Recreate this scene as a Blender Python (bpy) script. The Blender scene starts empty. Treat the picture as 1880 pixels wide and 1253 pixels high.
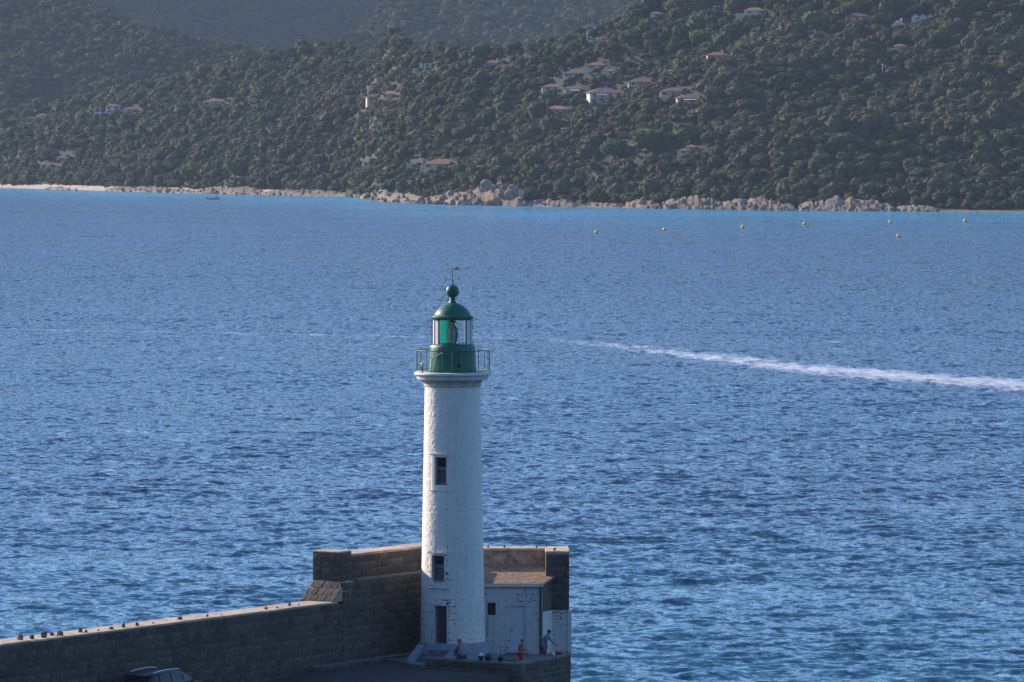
import bpy, bmesh, math, random
import numpy as np
from mathutils import Vector, Matrix, noise as mnoise

R = math.radians
# ------------------------------------------------------------------ camera, sky, sun, exposure
sc = bpy.context.scene
col = sc.collection
FPX, CXP, CYP, HOR = 10140.0, 940.0, 626.5, 240.0        # photo pixels: focal length, centre, horizon line
CAMZ = 27.3
PITCH = math.atan((CYP - HOR) / FPX)
cam_data = bpy.data.cameras.new('camera')
cam_data.sensor_width = 36.0
cam_data.lens = 36.0 * FPX / 1880.0
cam_data.clip_start = 1.0
cam_data.clip_end = 20000.0
cam = bpy.data.objects.new('camera', cam_data)
col.objects.link(cam)
cam.location = (0, 0, CAMZ)
cam.rotation_euler = (math.pi / 2 - PITCH, 0, 0)
sc.camera = cam

SUN_AZ, SUN_EL = 55.0, 22.5                               # degrees left of the view, above the horizon
world = bpy.data.worlds.new('World')
sc.world = world
world.use_nodes = True
wn = world.node_tree
sky = wn.nodes.new('ShaderNodeTexSky')
sky.sky_type = 'NISHITA'
sky.sun_disc = False
sky.sun_elevation = R(SUN_EL)
sky.sun_rotation = R(-SUN_AZ)
sky.air_density = 0.9
sky.dust_density = 0.5
sky.ozone_density = 6.0
wn.links.new(sky.outputs[0], wn.nodes['Background'].inputs[0])
wn.nodes['Background'].inputs[1].default_value = 0.14

sun_dir = Vector((-math.sin(R(SUN_AZ)) * math.cos(R(SUN_EL)), math.cos(R(SUN_AZ)) * math.cos(R(SUN_EL)), math.sin(R(SUN_EL))))
sun_data = bpy.data.lights.new('sun', 'SUN')
sun_data.energy = 4.6
sun_data.angle = R(0.53)
sun_data.color = (1.0, 0.84, 0.68)
sun = bpy.data.objects.new('sun', sun_data)
col.objects.link(sun)
sun.location = (-60, 200, 120)
sun.rotation_mode = 'QUATERNION'
sun.rotation_quaternion = sun_dir.to_track_quat('Z', 'Y')

vs = sc.view_settings
vs.view_transform = 'Standard'
vs.look = 'None'
vs.exposure = 0.98
vs.gamma = 1.0
vs.use_curve_mapping = False
sc.render.engine = 'CYCLES'
sc.cycles.use_denoising = True
sc.cycles.max_bounces = 6
sc.cycles.volume_bounces = 1
sc.cycles.transparent_max_bounces = 12
sc.cycles.caustics_reflective = False
sc.cycles.caustics_refractive = False

rnd = random.Random(7)
nrng = np.random.default_rng(11)


def ray(px, py):
    u, v = (px - CXP) / FPX, (py - CYP) / FPX
    c, s = math.cos(PITCH), math.sin(PITCH)
    return Vector((u, c - v * s, -s - v * c))


def at_d(px, py, d):
    r = ray(px, py)
    return Vector((0, 0, CAMZ)) + r * (d / r.y)


def at_z(px, py, z):
    r = ray(px, py)
    return Vector((0, 0, CAMZ)) + r * ((z - CAMZ) / r.z)


def project(p):
    c, s = math.cos(PITCH), math.sin(PITCH)
    z = p[2] - CAMZ
    dep = p[1] * c - z * s
    up = p[1] * s + z * c
    return CXP + FPX * p[0] / dep, CYP - FPX * up / dep


# ------------------------------------------------------------------ helpers: materials
def new_mat(name):
    m = bpy.data.materials.new(name)
    m.use_nodes = True
    nt = m.node_tree
    return m, nt, nt.nodes['Principled BSDF']


def nd(nt, kind, **kw):
    n = nt.nodes.new(kind)
    for k, v in kw.items():
        setattr(n, k, v)
    return n


def mixc(nt, fac, a, b, mode='MIX'):
    n = nt.nodes.new('ShaderNodeMix')
    n.data_type = 'RGBA'
    n.blend_type = mode
    for sock, val in ((n.inputs[0], fac), (n.inputs[6], a), (n.inputs[7], b)):
        if isinstance(val, (int, float)):
            sock.default_value = val
        elif isinstance(val, tuple):
            sock.default_value = (*val[:3], 1)
        else:
            nt.links.new(val, sock)
    return n.outputs[2]


def math_n(nt, op, a, b=None, clamp=False):
    n = nt.nodes.new('ShaderNodeMath')
    n.operation = op
    n.use_clamp = clamp
    for i, v in enumerate((a, b)):
        if v is None:
            continue
        if isinstance(v, (int, float)):
            n.inputs[i].default_value = v
        else:
            nt.links.new(v, n.inputs[i])
    return n.outputs[0]


def ramp(nt, fac, p0, p1, c0=(0, 0, 0), c1=(1, 1, 1)):
    n = nt.nodes.new('ShaderNodeValToRGB')
    n.color_ramp.elements[0].position = p0
    n.color_ramp.elements[1].position = p1
    n.color_ramp.elements[0].color = (*c0, 1)
    n.color_ramp.elements[1].color = (*c1, 1)
    nt.links.new(fac, n.inputs[0])
    return n.outputs[0]


def noise_n(nt, scale, detail=4, rough=0.55, vec=None, stretch=None):
    n = nt.nodes.new('ShaderNodeTexNoise')
    n.inputs['Scale'].default_value = scale
    n.inputs['Detail'].default_value = detail
    n.inputs['Roughness'].default_value = rough
    if vec is None:
        vec = nt.nodes.new('ShaderNodeTexCoord').outputs['Object']
    if stretch:
        mp = nt.nodes.new('ShaderNodeMapping')
        mp.inputs['Scale'].default_value = stretch
        nt.links.new(vec, mp.inputs[0])
        vec = mp.outputs[0]
    nt.links.new(vec, n.inputs['Vector'])
    return n.outputs['Fac']


def geom_pos(nt):
    return nt.nodes.new('ShaderNodeNewGeometry').outputs['Position']


def surf(name, color, rough=0.8, var=0.25, scale=3.0, bump=0.0, bscale=None, metal=0.0, obj_var=0.0, spec=0.3, world=False, color2=None):
    """plain weathered surface: a colour, broken by noise, with fine relief"""
    m, nt, b = new_mat(name)
    vec = geom_pos(nt) if world else None
    f = noise_n(nt, scale, 6, 0.62, vec)
    dark = color2 if color2 else tuple(c * (1 - var) for c in color)
    light = tuple(min(1, c * (1 + var * 0.6)) for c in color)
    c = mixc(nt, ramp(nt, f, 0.32, 0.68), dark, light)
    if obj_var:
        oi = nt.nodes.new('ShaderNodeObjectInfo')
        g = math_n(nt, 'MULTIPLY_ADD', oi.outputs['Random'], obj_var)
        nt.nodes[-1].inputs[2].default_value = 1 - obj_var * 0.5
        vm = nt.nodes.new('ShaderNodeVectorMath')
        vm.operation = 'SCALE'
        nt.links.new(c, vm.inputs[0])
        nt.links.new(g, vm.inputs['Scale'])
        c = vm.outputs[0]
    nt.links.new(c, b.inputs['Base Color'])
    b.inputs['Roughness'].default_value = rough
    b.inputs['Metallic'].default_value = metal
    b.inputs['Specular IOR Level'].default_value = spec
    if bump:
        bn = nt.nodes.new('ShaderNodeBump')
        bn.inputs['Strength'].default_value = 1.0
        bn.inputs['Distance'].default_value = bump
        nt.links.new(noise_n(nt, bscale or scale * 4, 6, 0.65, vec), bn.inputs['Height'])
        nt.links.new(bn.outputs[0], b.inputs['Normal'])
    return m


# ------------------------------------------------------------------ helpers: meshes
def link(o, parent=None):
    col.objects.link(o)
    if parent is not None:
        o.parent = parent
    return o


def tag(o, label=None, cat=None, group=None, kind=None):
    for k, v in (('label', label), ('category', cat), ('group', group), ('kind', kind)):
        if v:
            o[k] = v
    return o


def empty(name, loc=(0, 0, 0), rz=0.0, scale=1.0, label=None, cat=None, group=None):
    o = bpy.data.objects.new(name, None)
    o.empty_display_size = 0.3
    o.location = loc
    o.rotation_euler = (0, 0, rz)
    o.scale = (scale,) * 3
    link(o)
    return tag(o, label, cat, group)


class MB:
    """collects shapes for one mesh"""
    def __init__(self):
        self.v, self.f = [], []

    def add(self, v, f):
        k = len(self.v)
        self.v += [tuple(p) for p in v]
        self.f += [tuple(i + k for i in q) for q in f]
        return self

    def box(self, x0, x1, y0, y1, z0, z1):
        v = [(x, y, z) for z in (z0, z1) for y in (y0, y1) for x in (x0, x1)]
        return self.add(v, [(0, 2, 3, 1), (4, 5, 7, 6), (0, 1, 5, 4), (2, 6, 7, 3), (0, 4, 6, 2), (1, 3, 7, 5)])

    def prism(self, pts, z0, z1):
        """polygon in plan (counter-clockwise), from z0 to z1 (numbers or one value a corner)"""
        n = len(pts)
        a = z0 if hasattr(z0, '__len__') else [z0] * n
        b = z1 if hasattr(z1, '__len__') else [z1] * n
        v = [(p[0], p[1], a[i]) for i, p in enumerate(pts)] + [(p[0], p[1], b[i]) for i, p in enumerate(pts)]
        f = [tuple(range(n - 1, -1, -1)), tuple(range(n, 2 * n))]
        f += [(i, (i + 1) % n, n + (i + 1) % n, n + i) for i in range(n)]
        return self.add(v, f)

    def lathe(self, prof, n=48, cap=True):
        v, f = [], []
        for r, z in prof:
            v += [(r * math.cos(2 * math.pi * i / n), r * math.sin(2 * math.pi * i / n), z) for i in range(n)]
        for k in range(len(prof) - 1):
            for i in range(n):
                j = (i + 1) % n
                f.append((k * n + i, k * n + j, (k + 1) * n + j, (k + 1) * n + i))
        if cap:
            f.append(tuple(range(n - 1, -1, -1)))
            f.append(tuple((len(prof) - 1) * n + i for i in range(n)))
        return self.add(v, f)

    def tube(self, pts, r, n=8, closed=False):
        pts = [Vector(p) for p in pts]
        m = len(pts)
        v, f = [], []
        for k, p in enumerate(pts):
            a = pts[(k - 1) % m] if (k > 0 or closed) else p
            b = pts[(k + 1) % m] if (k < m - 1 or closed) else p
            t = (b - a).normalized()
            s = t.orthogonal().normalized() if abs(t.z) > 0.9 else t.cross(Vector((0, 0, 1))).normalized()
            w = t.cross(s)
            rr = r[k] if hasattr(r, '__len__') else r
            v += [p + (s * math.cos(2 * math.pi * i / n) + w * math.sin(2 * math.pi * i / n)) * rr for i in range(n)]
        for k in range(m if closed else m - 1):
            k2 = (k + 1) % m
            for i in range(n):
                j = (i + 1) % n
                f.append((k * n + i, k2 * n + i, k2 * n + j, k * n + j))
        if not closed:
            f.append(tuple(range(n)))
            f.append(tuple((m - 1) * n + i for i in range(n - 1, -1, -1)))
        return self.add(v, f)

    def sphere(self, c, r, n=16, sz=1.0):
        prof = [(max(1e-4, r * math.sin(math.pi * k / n)), -r * sz * math.cos(math.pi * k / n)) for k in range(n + 1)]
        k0 = len(self.v)
        self.lathe(prof, n * 2, False)
        for i in range(k0, len(self.v)):
            p = self.v[i]
            self.v[i] = (p[0] + c[0], p[1] + c[1], p[2] + c[2])
        return self

    def build(self, name, mat, parent=None, smooth=False, bevel=0.0, fix=True):
        me = bpy.data.meshes.new(name)
        me.from_pydata(self.v, [], self.f)
        if fix or bevel:
            bm = bmesh.new()
            bm.from_mesh(me)
            if bevel:
                bmesh.ops.bevel(bm, geom=bm.edges[:], offset=bevel, segments=1, affect='EDGES')
            bmesh.ops.recalc_face_normals(bm, faces=bm.faces[:])
            bm.to_mesh(me)
            bm.free()
        if smooth:
            me.shade_smooth()
        if mat:
            me.materials.append(mat)
        return link(bpy.data.objects.new(name, me), parent)


def np_mesh(name, V, quads, mat, parent=None, smooth=True, uv=None, attrs=None):
    me = bpy.data.meshes.new(name)
    V = np.asarray(V, np.float32)
    Q = np.asarray(quads, np.int32)
    me.vertices.add(len(V))
    me.vertices.foreach_set('co', V.ravel())
    me.loops.add(Q.size)
    me.loops.foreach_set('vertex_index', Q.ravel())
    me.polygons.add(len(Q))
    me.polygons.foreach_set('loop_start', np.arange(0, Q.size, Q.shape[1], dtype=np.int32))
    me.update(calc_edges=True)
    if uv is not None:
        l = me.uv_layers.new(name='UVMap')
        l.data.foreach_set('uv', np.asarray(uv, np.float32)[Q.ravel()].ravel())
    for k, a in (attrs or {}).items():
        at = me.attributes.new(k, 'FLOAT', 'POINT')
        at.data.foreach_set('value', np.asarray(a, np.float32).ravel())
    me.validate()
    if smooth:
        me.shade_smooth()
    if mat:
        me.materials.append(mat)
    return link(bpy.data.objects.new(name, me), parent)


def grid_quads(nu, nv, wrap=False, mask=None):
    i, j = np.meshgrid(np.arange(nu if wrap else nu - 1), np.arange(nv - 1), indexing='ij')
    i2 = (i + 1) % nu
    q = np.stack([i * nv + j, i2 * nv + j, i2 * nv + j + 1, i * nv + j + 1], -1)
    if mask is not None:
        q = q[mask]
    return q.reshape(-1, 4)


def vnoise(x, y, seed=0):
    """smooth value noise on arrays"""
    xi, yi = np.floor(x).astype(np.int64), np.floor(y).astype(np.int64)
    fx, fy = x - xi, y - yi
    fx, fy = fx * fx * (3 - 2 * fx), fy * fy * (3 - 2 * fy)

    def h(a, b):
        n = (a * 374761393 + b * 668265263 + seed * 974634777) & 0x7fffffff
        n = ((n ^ (n >> 13)) * 1274126177) & 0x7fffffff
        return ((n ^ (n >> 16)) & 0xffff) / 65535.0
    return (h(xi, yi) * (1 - fx) + h(xi + 1, yi) * fx) * (1 - fy) + (h(xi, yi + 1) * (1 - fx) + h(xi + 1, yi + 1) * fx) * fy


def fbm(x, y, seed=0, octs=4):
    s, a, t = 0, 1.0, 0
    for k in range(octs):
        s = s + a * vnoise(x * 2 ** k, y * 2 ** k, seed + k)
        t += a
        a *= 0.5
    return s / t


# ------------------------------------------------------------------ materials
M = {}
M['stone'] = surf('grey_granite', (0.105, 0.091, 0.078), 0.9, 0.5, 2.2, 0.025, 12, obj_var=0.5, spec=0.15)
M['mortar'] = surf('old_mortar', (0.125, 0.11, 0.095), 0.95, 0.4, 3.0, 0.012, 20, spec=0.1)
M['coping'] = surf('sandy_coping', (0.46, 0.36, 0.26), 0.9, 0.35, 2.5, 0.012, 18, obj_var=0.25, spec=0.15)
M['rubble'] = surf('loose_granite', (0.16, 0.14, 0.12), 0.9, 0.35, 6, 0.02, 18, obj_var=0.5, spec=0.15)
M['asphalt'] = surf('quay_asphalt', (0.05, 0.05, 0.052), 0.9, 0.35, 1.2, 0.006, 30, spec=0.2)
M['deck'] = surf('platform_concrete', (0.17, 0.165, 0.155), 0.9, 0.35, 1.5, 0.006, 25, spec=0.2)
M['grey_paint'] = surf('grey_skirt_paint', (0.21, 0.24, 0.27), 0.75, 0.25, 2.5, 0.006, 20)
M['green'] = surf('green_paint', (0.004, 0.11, 0.066), 0.5, 0.22, 5, 0.002, 25, spec=0.45)
M['green_rail'] = surf('green_rail_paint', (0.006, 0.09, 0.055), 0.5, 0.2, 12, spec=0.4)
M['white_slab'] = surf('white_cornice_paint', (0.62, 0.6, 0.57), 0.8, 0.16, 3, 0.004, 25)
M['stained'] = surf('stained_white_render', (0.5, 0.45, 0.39), 0.85, 0.3, 2.2, 0.004, 20, color2=(0.3, 0.25, 0.2))
M['dark_iron'] = surf('dark_iron', (0.03, 0.03, 0.032), 0.5, 0.3, 14)
M['red_iron'] = surf('rusty_red_paint', (0.5, 0.13, 0.06), 0.6, 0.25, 14)
M['orange'] = surf('orange_vane', (0.75, 0.28, 0.12), 0.55, 0.2, 14)
M['dark_wood'] = surf('dark_door_wood', (0.042, 0.036, 0.032), 0.6, 0.3, 8)
M['frame'] = surf('grey_window_frame', (0.16, 0.16, 0.17), 0.6, 0.25, 10)
M['dark_in'] = surf('dark_interior', (0.012, 0.013, 0.015), 0.6, 0.2, 5)
M['white_door'] = surf('white_door_paint', (0.56, 0.58, 0.62), 0.5, 0.08, 3)
M['roof_slab'] = surf('lichen_roof', (0.28, 0.2, 0.14), 0.95, 0.45, 4.5, 0.03, 9, spec=0.1, color2=(0.13, 0.09, 0.06))
M['parapet_in'] = surf('bounce_warmed_render', (0.42, 0.3, 0.22), 0.95, 0.5, 2.6, 0.02, 12, spec=0.1, color2=(0.13, 0.1, 0.085))  # warm brown is roof bounce light put into the colour, with random dark blotches
M['teal'] = surf('teal_screen', (0.02, 0.42, 0.36), 0.5, 0.06, 3)
M['milk'] = surf('white_screen', (0.62, 0.62, 0.66), 0.6, 0.05, 3)
M['skin'] = surf('skin', (0.32, 0.17, 0.11), 0.6, 0.12, 20)
M['hair'] = surf('dark_hair', (0.016, 0.013, 0.011), 0.7, 0.2, 60)
M['grey_hair'] = surf('grey_stubble', (0.16, 0.11, 0.09), 0.7, 0.2, 60)
M['navy'] = surf('navy_cloth', (0.05, 0.06, 0.13), 0.9, 0.2, 20)
M['blue_polo'] = surf('blue_polo', (0.13, 0.16, 0.3), 0.9, 0.15, 20)
M['shorts'] = surf('dark_shorts', (0.035, 0.04, 0.075), 0.9, 0.2, 20)
M['red_cloth'] = surf('red_cloth', (0.42, 0.012, 0.02), 0.85, 0.15, 20)
M['black_plastic'] = surf('black_plastic', (0.012, 0.012, 0.014), 0.5, 0.2, 20)
M['red_plastic'] = surf('red_plastic', (0.4, 0.03, 0.02), 0.45, 0.1, 10)
M['bag'] = surf('white_bag', (0.7, 0.7, 0.73), 0.6, 0.1, 10)
M['rod'] = surf('pale_rod', (0.55, 0.55, 0.42), 0.4, 0.1, 10)
M['lamp_glass'] = surf('pale_green_lamp', (0.55, 0.65, 0.4), 0.3, 0.05, 5)
M['yellow'] = surf('yellow_buoy', (0.7, 0.42, 0.1), 0.5, 0.12, 4)
M['car'] = surf('dark_blue_car_paint', (0.008, 0.01, 0.02), 0.38, 0.1, 3, spec=0.6)
M['car_glass'] = surf('tinted_glass', (0.006, 0.007, 0.012), 0.08, 0.1, 3, spec=0.6)
M['chrome'] = surf('brushed_chrome', (0.6, 0.6, 0.62), 0.3, 0.05, 3, metal=1.0)
M['tyre'] = surf('tyre_rubber', (0.015, 0.015, 0.015), 0.85, 0.2, 10)
M['lamp_red'] = surf('rear_lamp', (0.25, 0.01, 0.01), 0.25, 0.1, 5, spec=0.5)
M['lamp_white'] = surf('head_lamp', (0.6, 0.62, 0.65), 0.15, 0.05, 5, spec=0.6)
M['rock'] = surf('pink_granite', (0.24, 0.185, 0.145), 0.95, 0.55, 0.6, 0.18, 1.4, obj_var=0.6, spec=0.1)
M['sand'] = surf('beach_sand', (0.38, 0.315, 0.25), 0.95, 0.2, 0.2, world=True)
M['ground'] = surf('scrub_soil', (0.028, 0.03, 0.016), 0.95, 0.4, 0.06, world=True, color2=(0.016, 0.02, 0.01))
M['trunk'] = surf('bark', (0.06, 0.045, 0.035), 0.95, 0.3, 4)
M['cream'] = surf('cream_render', (0.46, 0.38, 0.31), 0.9, 0.14, 0.7, obj_var=0.15)
M['white_wall'] = surf('white_render', (0.5, 0.465, 0.42), 0.9, 0.14, 0.7)
M['pink_wall'] = surf('pink_render', (0.56, 0.38, 0.3), 0.9, 0.12, 0.7, obj_var=0.15)
M['orange_wall'] = surf('ochre_render', (0.6, 0.3, 0.14), 0.9, 0.12, 0.7)
M['beige_stone'] = surf('beige_stone', (0.42, 0.36, 0.28), 0.9, 0.25, 1.2)
M['tiles'] = surf('terracotta_tiles', (0.25, 0.125, 0.088), 0.9, 0.3, 0.9, 0.05, 5, obj_var=0.35)
M['brown_tiles'] = surf('brown_tiles', (0.2, 0.115, 0.085), 0.9, 0.3, 0.9, 0.05, 5, obj_var=0.3)
M['pane'] = surf('far_window_glass', (0.03, 0.035, 0.045), 0.2, 0.2, 1)
M['awning'] = surf('white_awning', (0.75, 0.75, 0.75), 0.8, 0.05, 1)
M['pole'] = surf('pale_post', (0.6, 0.6, 0.58), 0.7, 0.1, 1)
M['boat'] = surf('grey_hull', (0.3, 0.32, 0.34), 0.5, 0.15, 1)
M['parasol'] = surf('turquoise_canvas', (0.12, 0.5, 0.45), 0.8, 0.1, 1)


def foliage(name, c_dark, c_light, c_alt):
    m, nt, b = new_mat(name)
    oi = nt.nodes.new('ShaderNodeObjectInfo')
    pos = geom_pos(nt)
    patch = ramp(nt, noise_n(nt, 0.012, 3, 0.5, pos), 0.42, 0.62)
    a = mixc(nt, oi.outputs['Random'], c_dark, c_light)
    a = mixc(nt, math_n(nt, 'MULTIPLY', patch, 0.6), a, c_alt)
    f = ramp(nt, noise_n(nt, 0.9, 5, 0.7, pos), 0.3, 0.7, (0.62, 0.62, 0.62), (1.3, 1.3, 1.2))
    a = mixc(nt, 1.0, a, f, 'MULTIPLY')
    nt.links.new(a, b.inputs['Base Color'])
    b.inputs['Roughness'].default_value = 0.75
    b.inputs['Specular IOR Level'].default_value = 0.2
    bn = nt.nodes.new('ShaderNodeBump')
    bn.inputs['Distance'].default_value = 0.35
    nt.links.new(noise_n(nt, 2.2, 4, 0.7, pos), bn.inputs['Height'])
    nt.links.new(bn.outputs[0], b.inputs['Normal'])
    tl = nt.nodes.new('ShaderNodeBsdfTranslucent')
    nt.links.new(a, tl.inputs[0])
    mx = nt.nodes.new('ShaderNodeMixShader')
    mx.inputs[0].default_value = 0.25
    nt.links.new(b.outputs[0], mx.inputs[1])
    nt.links.new(tl.outputs[0], mx.inputs[2])
    nt.links.new(mx.outputs[0], nt.nodes['Material Output'].inputs['Surface'])
    return m


M['leaf'] = foliage('evergreen_leaves', (0.050, 0.060, 0.021), (0.088, 0.094, 0.033), (0.096, 0.080, 0.035))
M['pine'] = foliage('bright_pine_needles', (0.085, 0.115, 0.022), (0.115, 0.145, 0.03), (0.1, 0.125, 0.026))


def painted(name, base, chip_lo, chip_hi, zfade):
    """white paint over masonry: joints, chips along the joints, rust and damp streaks"""
    m, nt, b = new_mat(name)
    tc = nt.nodes.new('ShaderNodeTexCoord')
    uv = tc.outputs['UV']
    sep = nt.nodes.new('ShaderNodeSeparateXYZ')
    nt.links.new(uv, sep.inputs[0])
    br = nt.nodes.new('ShaderNodeTexBrick')
    br.inputs['Scale'].default_value = 1.0
    br.inputs['Brick Width'].default_value = 0.62
    br.inputs['Row Height'].default_value = 0.32
    br.inputs['Mortar Size'].default_value = 0.035
    br.inputs['Mortar Smooth'].default_value = 0.9
    br.offset = 0.5
    nt.links.new(uv, br.inputs['Vector'])
    big = noise_n(nt, 1.1, 3, 0.5, uv)
    fine = noise_n(nt, 7.5, 6, 0.62, uv, (0.75, 1.25, 1))
    low = ramp(nt, math_n(nt, 'DIVIDE', sep.outputs[1], zfade), 0.25, 1.0, (1, 1, 1), (0.0, 0.0, 0.0))
    score = math_n(nt, 'ADD', fine, math_n(nt, 'MULTIPLY', br.outputs['Fac'], 0.10))
    score = math_n(nt, 'ADD', score, math_n(nt, 'MULTIPLY', big, 0.22))
    score = math_n(nt, 'ADD', score, math_n(nt, 'MULTIPLY', low, 0.05))
    wear = nd(nt, 'ShaderNodeAttribute', attribute_name='wear').outputs['Fac']
    score = math_n(nt, 'ADD', score, math_n(nt, 'MULTIPLY', wear, 0.15))
    br2 = nt.nodes.new('ShaderNodeTexBrick')
    for k_, v_ in (('Scale', 1.0), ('Brick Width', 0.62), ('Row Height', 0.32), ('Mortar Size', 0.007), ('Mortar Smooth', 0.3)):
        br2.inputs[k_].default_value = v_
    nt.links.new(uv, br2.inputs['Vector'])
    joint = math_n(nt, 'MULTIPLY', br2.outputs['Fac'], ramp(nt, math_n(nt, 'ADD', noise_n(nt, 2.2, 4, 0.6, uv), math_n(nt, 'MULTIPLY', wear, 0.15)), 0.5, 0.66))
    chip = ramp(nt, score, chip_lo, chip_hi)
    streak = ramp(nt, noise_n(nt, 1.6, 5, 0.6, uv, (3.2, 0.28, 1)), 0.52, 0.78)
    blot = ramp(nt, noise_n(nt, 2.4, 5, 0.6, uv), 0.35, 0.75)
    c = mixc(nt, math_n(nt, 'MULTIPLY', blot, 0.22), base, tuple(x * 0.72 for x in base))
    c = mixc(nt, math_n(nt, 'MULTIPLY', streak, 0.45), c, (0.36, 0.29, 0.22))
    c = mixc(nt, math_n(nt, 'MULTIPLY', joint, 0.5), c, (0.1, 0.09, 0.08))
    c = mixc(nt, chip, c, (0.085, 0.075, 0.068))
    nt.links.new(c, b.inputs['Base Color'])
    b.inputs['Roughness'].default_value = 0.8
    b.inputs['Specular IOR Level'].default_value = 0.25
    bn = nt.nodes.new('ShaderNodeBump')
    bn.inputs['Distance'].default_value = 0.006
    nt.links.new(math_n(nt, 'SUBTRACT', noise_n(nt, 26, 5, 0.65, uv), chip), bn.inputs['Height'])
    nt.links.new(bn.outputs[0], b.inputs['Normal'])
    return m


M['paint'] = painted('white_tower_paint', (0.71, 0.665, 0.61), 0.805, 0.85, 7.5)
M['paint_shed'] = painted('peeling_shed_paint', (0.60, 0.58, 0.55), 0.80, 0.85, 9.0)


def glass_mat():
    m, nt, b = new_mat('lantern_glass')
    out = nt.nodes['Material Output']
    tr = nt.nodes.new('ShaderNodeBsdfTransparent')
    tr.inputs[0].default_value = (0.93, 0.97, 0.96, 1)
    gl = nt.nodes.new('ShaderNodeBsdfGlossy')
    gl.inputs['Roughness'].default_value = 0.03
    lw = nt.nodes.new('ShaderNodeFresnel')
    lw.inputs['IOR'].default_value = 1.45
    mx = nt.nodes.new('ShaderNodeMixShader')
    nt.links.new(lw.outputs[0], mx.inputs[0])
    nt.links.new(tr.outputs[0], mx.inputs[1])
    nt.links.new(gl.outputs[0], mx.inputs[2])
    nt.links.new(mx.outputs[0], out.inputs['Surface'])
    return m


def frosted_mat(name, c1, c2):
    m, nt, b = new_mat(name)
    out = nt.nodes['Material Output']
    df = nt.nodes.new('ShaderNodeBsdfDiffuse')
    df.inputs[0].default_value = (*c1, 1)
    tl = nt.nodes.new('ShaderNodeBsdfTranslucent')
    tl.inputs[0].default_value = (*c2, 1)
    mx = nt.nodes.new('ShaderNodeMixShader')
    mx.inputs[0].default_value = 0.4
    nt.links.new(df.outputs[0], mx.inputs[1])
    nt.links.new(tl.outputs[0], mx.inputs[2])
    nt.links.new(mx.outputs[0], out.inputs['Surface'])
    return m


M['glass'] = glass_mat()
M['frosted'] = frosted_mat('frosted_lantern_glass', (0.85, 0.84, 0.84), (0.85, 0.84, 0.84))
M['teal_glass'] = frosted_mat('teal_lantern_glass', (0.03, 0.45, 0.43), (0.06, 0.9, 0.86))
m, nt, b = new_mat('lens_glass')
b.inputs['Base Color'].default_value = (0.72, 0.8, 0.8, 1)
b.inputs['Roughness'].default_value = 0.12
b.inputs['Metallic'].default_value = 0.25
M['lens'] = m

# ------------------------------------------------------------------ sea
SHORE_PX = [(-400, 337), (0, 345), (200, 351), (450, 357), (640, 361), (700, 370), (830, 376), (940, 378), (1200, 383), (1500, 387), (1880, 390), (2300, 392)]
SH = np.array([tuple(at_z(x, y, 0.0))[:2] for x, y in SHORE_PX])


def shore_d(X):
    return np.interp(X, SH[:, 0], SH[:, 1])


xs = np.arange(-80, 80.01, 0.36)
o = [80.0]
while o[-1] < 1400:
    o.append(o[-1] + max(0.5, (o[-1] - 79) * 0.075))
o = np.array(o[1:])
xs = np.concatenate([-o[::-1], xs, o])
ys = [262.0]
while ys[-1] < 2750:
    ys.append(ys[-1] + 0.42 * (ys[-1] / 262.0) ** 1.5)
front = np.array([-30, 40, 90, 130, 160, 185, 205, 220, 232, 242, 250, 256, 259.5])
ys = np.concatenate([front, np.array(ys), np.array([2900, 3300, 4000, 5200])])
dy = np.gradient(ys)
dx = np.gradient(xs)
X, Y = np.meshgrid(xs, ys, indexing='ij')
Z = np.zeros_like(X)
for k in range(64):
    lam = 0.8 * (10.0 / 0.8) ** (nrng.random() ** 1.25)
    th = R(-80) + nrng.normal() * R(34)                    # crests roll towards the camera, from the open gulf
    kx, ky = 2 * math.pi / lam * math.cos(th), 2 * math.pi / lam * math.sin(th)
    amp = 0.0042 * lam * (1 if lam < 3.5 else (3.5 / lam) ** 0.9)
    ly, lx = 2 * math.pi / abs(ky), 2 * math.pi / max(1e-3, abs(kx))
    att = np.clip((ly / dy - 2.2) / 2.5, 0, 1)[None, :] * np.clip((lx / dx - 2.2) / 2.5, 0, 1)[:, None]
    ph = kx * X + ky * Y + nrng.random() * 6.283 + 9.0 * (vnoise(X / (lam * 3.5) + 7 * k, Y / (lam * 3.5), k) - 0.5)
    s = np.sin(ph)
    Z += att * amp * (s + 0.28 * np.cos(2 * ph))
gust = 0.55 + 0.9 * fbm(X / 42, Y / 90, 5, 4)
Z *= gust
WAKE = [at_z(x, y, 0) for x, y in ((880, 612), (1050, 627), (1150, 637), (1300, 654), (1450, 673), (1600, 686), (1750, 697), (1900, 708), (2200, 728))]
foam = np.zeros_like(X)
for a, bb in zip(WAKE[:-1], WAKE[1:]):
    ab = np.array([bb.x - a.x, bb.y - a.y])
    t = np.clip(((X - a.x) * ab[0] + (Y - a.y) * ab[1]) / (ab @ ab), 0, 1)
    d = np.hypot(X - a.x - t * ab[0], Y - a.y - t * ab[1])
    px_along = np.interp(a.x + t * ab[0], [p.x for p in WAKE], np.linspace(0, 1, len(WAKE)))
    w = 2.6 + 8.5 * px_along
    foam = np.maximum(foam, np.clip(1.25 - d / w, 0, 1) * (0.34 + 0.75 * np.clip(px_along * 1.7, 0, 1)))
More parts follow.
